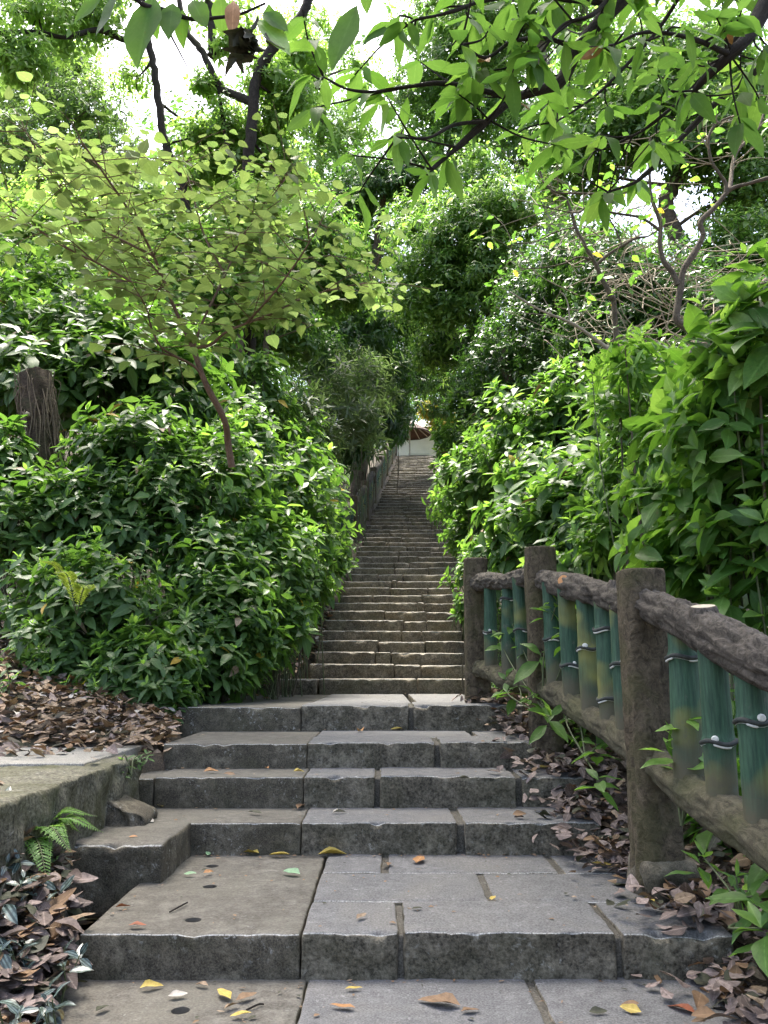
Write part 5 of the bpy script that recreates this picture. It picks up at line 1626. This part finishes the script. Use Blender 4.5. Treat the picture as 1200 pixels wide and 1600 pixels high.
FL = [  # px, py, step, length px, angle, material, label
    (350, 1556, 0, 44, 150, 'deadyel', 'curled yellow leaf at the left of the lowest landing'),
    (385, 1560, 0, 38, 20, 'deadbrown', 'brown curled leaf touching the curled yellow one on the lowest landing'),
    (237, 1543, 0, 36, 10, 'deadyel', 'narrow yellow leaf against the bottom riser near the drain hole'),
    (278, 1557, 0, 30, 5, 'deadgrey', 'pale grey leaf just above the drain hole of the lowest landing'),
    (315, 1540, 0, 24, 170, 'deadtan', 'small tan leaf right of the narrow yellow one on the lowest landing'),
    (160, 1578, 0, 28, 40, 'deaddark', 'dark narrow leaf at the left end of the lowest landing'),
    (362, 1574, 0, 30, 25, 'deadtan', 'beige leaf lying slantwise beside the slab seam of the lowest landing'),
    (376, 1588, 0, 34, 8, 'deadyel', 'yellow leaf nearest the worn paint edge'),
    (535, 1575, 0, 42, 175, 'deador', 'orange leaf in the middle of the lowest landing'),
    (553, 1546, 0, 28, 5, 'deadyel', 'small yellow leaf near the middle of the bottom riser'),
    (686, 1568, 0, 70, 170, 'deadbrown', 'long curled brown leaf on the lowest landing right of centre'),
    (735, 1580, 0, 32, 10, 'deadbrown', 'short brown leaf right of the long curled one'),
    (985, 1580, 0, 34, 165, 'deadyel', 'yellow forked leaf on the right slab of the lowest landing'),
    (1065, 1577, 0, 50, 150, 'deadred', 'wide red-brown leaf at the right of the lowest landing'),
    (1142, 1528, 0, 46, 10, 'deadyel', 'bright yellow leaf at the right foot of the broad step'),
    (935, 1583, 0, 30, 0, 'deaddark', 'dark green-brown leaf left of the yellow forked one'),
    (565, 1434, 1, 28, 35, 'deadtan', 'tan leaf on the front granite course of the broad landing'),
    (652, 1421, 1, 18, 10, 'deaddark', 'small black leaf on the front granite course'),
    (192, 1418, 1, 24, 10, 'deadred', 'red-brown leaf at the left end of the broad landing'),
    (215, 1447, 1, 28, 0, 'deadred', 'thin reddish leaf near the front left edge of the broad landing'),
    (455, 1365, 1, 34, 165, 'deadgreen', 'pale green leaf on the concrete half of the broad landing'),
    (390, 1333, 1, 34, 170, 'deadyel', 'golden leaf at the foot of the second riser'),
    (436, 1337, 1, 32, 0, 'deadyel', 'narrow yellow leaf right of the golden one'),
    (325, 1335, 1, 14, 100, 'deadgreen', 'little pale green leaf beside the squat block'),
    (297, 1367, 1, 20, 0, 'deadgreen', 'pale green leaf below the upper drain hole'),
    (326, 1364, 1, 18, 20, 'deador', 'small orange leaf between two drain holes'),
    (520, 1335, 1, 46, 5, 'deadyel', 'yellowish leaf in the pile by the second riser'),
    (506, 1331, 1, 30, 140, 'deadtan', 'tan leaf in the pile by the second riser'),
    (655, 1345, 1, 32, 60, 'deador', 'curled rust-orange leaf on the rear granite course'),
    (605, 1350, 1, 24, 100, 'deadbrown', 'brown leaf lying in a joint of the rear granite course'),
    (770, 1404, 1, 20, 60, 'deadyel', 'small yellow leaf in the joint of the middle granite course'),
    (1050, 1405, 1, 36, 70, 'deadyel', 'yellow leaf standing at the right end of the middle course'),
    (1015, 1407, 1, 26, 130, 'deadyel', 'yellow-green leaf just left of the standing yellow one'),
    (940, 1352, 1, 30, 170, 'deadyel', 'yellow leaf among brown ones at the end of the rear course'),
    (248, 1259, 2, 32, 150, 'deadyel', 'pale yellow leaf on the squat block tread'),
    (500, 1255, 2, 36, 170, 'deadtan', 'long tan leaf against the third riser'),
    (470, 1262, 2, 24, 60, 'deadbrown', 'brown leaf left of the long tan one'),
    (398, 1271, 2, 26, 170, 'deaddark', 'dark leaf in the middle of the second tread'),
    (208, 1309, 2, 14, 0, 'deador', 'tiny orange leaf on the squat block'),
    (232, 1284, 2, 26, 160, 'deadgrey', 'grey curled leaf on top of the squat block'),
    (530, 1270, 2, 24, 10, 'deadgrey', 'grey leaf right of the long tan one'),
    (330, 1206, 3, 24, 10, 'deador', 'orange-brown leaf on the third tread'),
    (358, 1211, 3, 22, 170, 'deadbrown', 'brown leaf right of the orange-brown one'),
    (467, 1206, 3, 18, 10, 'deadyel', 'small yellow leaf on the third tread'),
    (417, 1201, 3, 14, 140, 'deador', 'rusty leaf at the foot of the fourth riser'),
    (850, 1200, 3, 26, 5, 'deadyel', 'yellow leaf at the right end of the third tread'),
    (725, 1217, 3, 18, 0, 'deaddark', 'black leaf on the middle slab of the third tread'),
    (563, 1142, 4, 20, 120, 'deador', 'orange leaf standing on the fourth tread'),
    (620, 1140, 4, 22, 10, 'deadyel', 'yellow leaf on the fourth tread'),
    (395, 1086, 5, 20, 5, 'deador', 'orange leaf on the wide fifth tread'),
    (415, 1092, 5, 16, 170, 'deadtan', 'tan leaf beside the orange one on the fifth tread'),
]
for (px, py, i, lp, ang, mt, lab) in FL:
    zz = lvl(i) + .006
    c = at_z(px, py, zz)
    L = lp / ppm(c)
    a = R(ang)
    # foreshortening: turn the picture angle into a ground angle
    A = np.array([math.cos(a), math.sin(a) * 2.2, 0.0]); A /= np.linalg.norm(A)
    L = min(L * (1 if abs(math.cos(a)) > .6 else 1.3), .16)
    lv = Leaves()
    st = c - A * L / 2
    lv.add((st + [0, 0, .004])[None], (A + [0, 0, .1])[None], np.array([[rng.normal(0, .2), rng.normal(-.15, .2), 1.]]), L, L * rng.uniform(.36, .5), rng.uniform(.02, .2), rng.uniform(.2, .8), 0)
    o = lv.build('fallen_leaf', DEAD, [G[mt]], None, c)
    tag(o, lab + ', fallen', 'leaf', 'fallen leaves on the steps')
for (x0, y0, x1, y1, i, lab) in [(265, 1425, 293, 1410, 1, 'thin bent twig lying on the broad landing left of the lowest drain'), (385, 1578, 412, 1569, 0, 'thin straight twig beside the beige leaf on the lowest landing'),
                                (1115, 1575, 1160, 1592, 0, 'dark curved stick at the right edge of the lowest landing')]:
    a, b = at_z(x0, y0, Z[i] + .004), at_z(x1, y1, Z[i] + .004)
    m_ = (a + b) / 2 + [.01, .012, .004]
    q, _ = smooth_path([a, m_, b], 6)
    mb = MB(); tube(mb, q, .003, 6)
    o = mb.build('twig', MT['barkdark'], None, True, a)
    tag(o, lab, 'twig')

# ------------------------------------------------------------------ head of the stairs: parasol and pale house
c = pt(640, 662, YTOP + .8)
gzt = ZTOP - .02
rim = 33 / ppm(c)
par = thing('parasol', 'dark brown parasol with pale ribs at the head of the stairs', 'parasol', (c[0], c[1], gzt))
top, rimz = c[2], pt(670, 676, YTOP + .8)[2] - .02
mb = MB()
nn = 12
ap = np.array([c[0], c[1], top + .08])
rv = np.array([[c[0] + rim * math.cos(2 * PI * k / nn), c[1] + rim * math.sin(2 * PI * k / nn), rimz] for k in range(nn)])
mm_ = (rv + ap) / 2 + [0, 0, .05]
V = np.vstack([ap, mm_, rv, rv - [0, 0, .07]])
fc4 = [(1 + k, 1 + nn + k, 1 + nn + (k + 1) % nn, 1 + (k + 1) % nn) for k in range(nn)] + [(1 + nn + k, 1 + 2 * nn + k, 1 + 2 * nn + (k + 1) % nn, 1 + nn + (k + 1) % nn) for k in range(nn)]
mb.add(V, fc4); mb.add(V, [(0, 1 + k, 1 + (k + 1) % nn) for k in range(nn)])
mb.build('canopy', plain_mat('brown_canvas', (.06, .03, .022), .8, .3, 8), par, False)
rib = plain_mat('pale_rib', (.4, .36, .3), .6, .2, 8)
for k in range(nn):
    mb = MB(); tube(mb, [ap - [0, 0, .06], mm_[k] - [0, 0, .04], rv[k] - [0, 0, .03]], .022, 6)
    mb.build('rib', rib, par)
mb = MB(); tube(mb, [[c[0], c[1], gzt], [c[0], c[1], top + .18]], .035, 10); mb.build('pole', rib, par)

hx, hy = pt(672, 690, YTOP + 6)[0] + .6, YTOP + 6
gh = gz1(hx, hy)
house = thing('pale_house', 'small cream-walled house beyond the head of the stairs', 'house', (hx, hy, gh))
def box(mb, x0, x1, y0, y1, z0, z1, m=0):
    V = [(x, y, z) for x in (x0, x1) for y in (y0, y1) for z in (z0, z1)]
    mb.add(V, [(0, 1, 3, 2), (4, 6, 7, 5), (0, 4, 5, 1), (2, 3, 7, 6), (0, 2, 6, 4), (1, 5, 7, 3)], m)
mb = MB(); box(mb, hx - 3.5, hx + 3.5, hy, hy + 5, gh - .3, gh + 3.0); mb.build('wall', plain_mat('cream_render', (.72, .7, .64), .9, .1, 3), house, False)
mb = MB()
V = [(hx - 4, hy - .5, gh + 3), (hx + 4, hy - .5, gh + 3), (hx + 4, hy + 5.5, gh + 3), (hx - 4, hy + 5.5, gh + 3), (hx - 2.5, hy + 2.5, gh + 4.2), (hx + 2.5, hy + 2.5, gh + 4.2)]
mb.add(V, [(0, 1, 5, 4), (2, 3, 4, 5), (3, 2, 1, 0)]); mb.add(V, [(1, 2, 5), (3, 0, 4)])
mb.build('roof', plain_mat('grey_roof', (.3, .28, .27), .8, .2, 5), house, False)
for dx in (-1.6, 1.2):
    mb = MB(); box(mb, hx + dx, hx + dx + .9, hy - .04, hy + .1, gh + .6, gh + 1.7); w = mb.build('window', plain_mat('window_glass', (.05, .07, .09), .15, .1, 3), house, False)
    mb = MB()
    for (a0, a1, b0_, b1_) in ((-.06, .96, .5, .58), (-.06, .96, 1.72, 1.8), (-.06, .0, .58, 1.72), (.9, .96, .58, 1.72)):
        box(mb, hx + dx + a0, hx + dx + a1, hy - .07, hy - .01, gh + b0_, gh + b1_)
    mb.build('frame', MT['white'], w, False)

# ------------------------------------------------------------------ light, sky, camera
SUN_EL, SUN_AZ = R(72), R(-20)      # high, ahead and a little to the left
w = bpy.data.worlds.new('World'); SC.world = w; w.use_nodes = True
nt = w.node_tree
bg = nt.nodes['Background']
sky = nt.nodes.new('ShaderNodeTexSky'); sky.sky_type = 'NISHITA'; sky.sun_disc = False
sky.sun_elevation = SUN_EL; sky.sun_rotation = SUN_AZ
sky.dust_density = 6; sky.air_density = 1.0; sky.ozone_density = .6
nt.links.new(sky.outputs[0], bg.inputs[0])
bg.inputs[1].default_value = .15
sd = bpy.data.lights.new('sun', 'SUN'); sd.energy = 3.0; sd.angle = R(18); sd.color = (1, .96, .88)
so = bpy.data.objects.new('sun', sd); COL.objects.link(so)
dirv = Vector((math.sin(SUN_AZ) * math.cos(SUN_EL), math.cos(SUN_AZ) * math.cos(SUN_EL), math.sin(SUN_EL)))
so.rotation_euler = dirv.to_track_quat('Z', 'Y').to_euler()
cd = bpy.data.cameras.new('camera'); cam = bpy.data.objects.new('camera', cd); COL.objects.link(cam)
cd.sensor_fit = 'VERTICAL'; cd.sensor_height = 24; cd.lens = 24 * F / 1600
cd.clip_start = .05; cd.clip_end = 1000
cam.location = (0, 0, HC); cam.rotation_euler = (PI / 2 + PITCH, 0, 0)
SC.camera = cam
vs = SC.view_settings
vs.view_transform = 'Standard'; vs.look = 'None'; vs.gamma = 1; vs.use_curve_mapping = False
vs.exposure = 2.25
SC.render.resolution_x, SC.render.resolution_y = 768, 1024
cy = SC.cycles
cy.max_bounces = 8; cy.diffuse_bounces = 4; cy.glossy_bounces = 2; cy.transmission_bounces = 4
cy.sample_clamp_indirect = 6
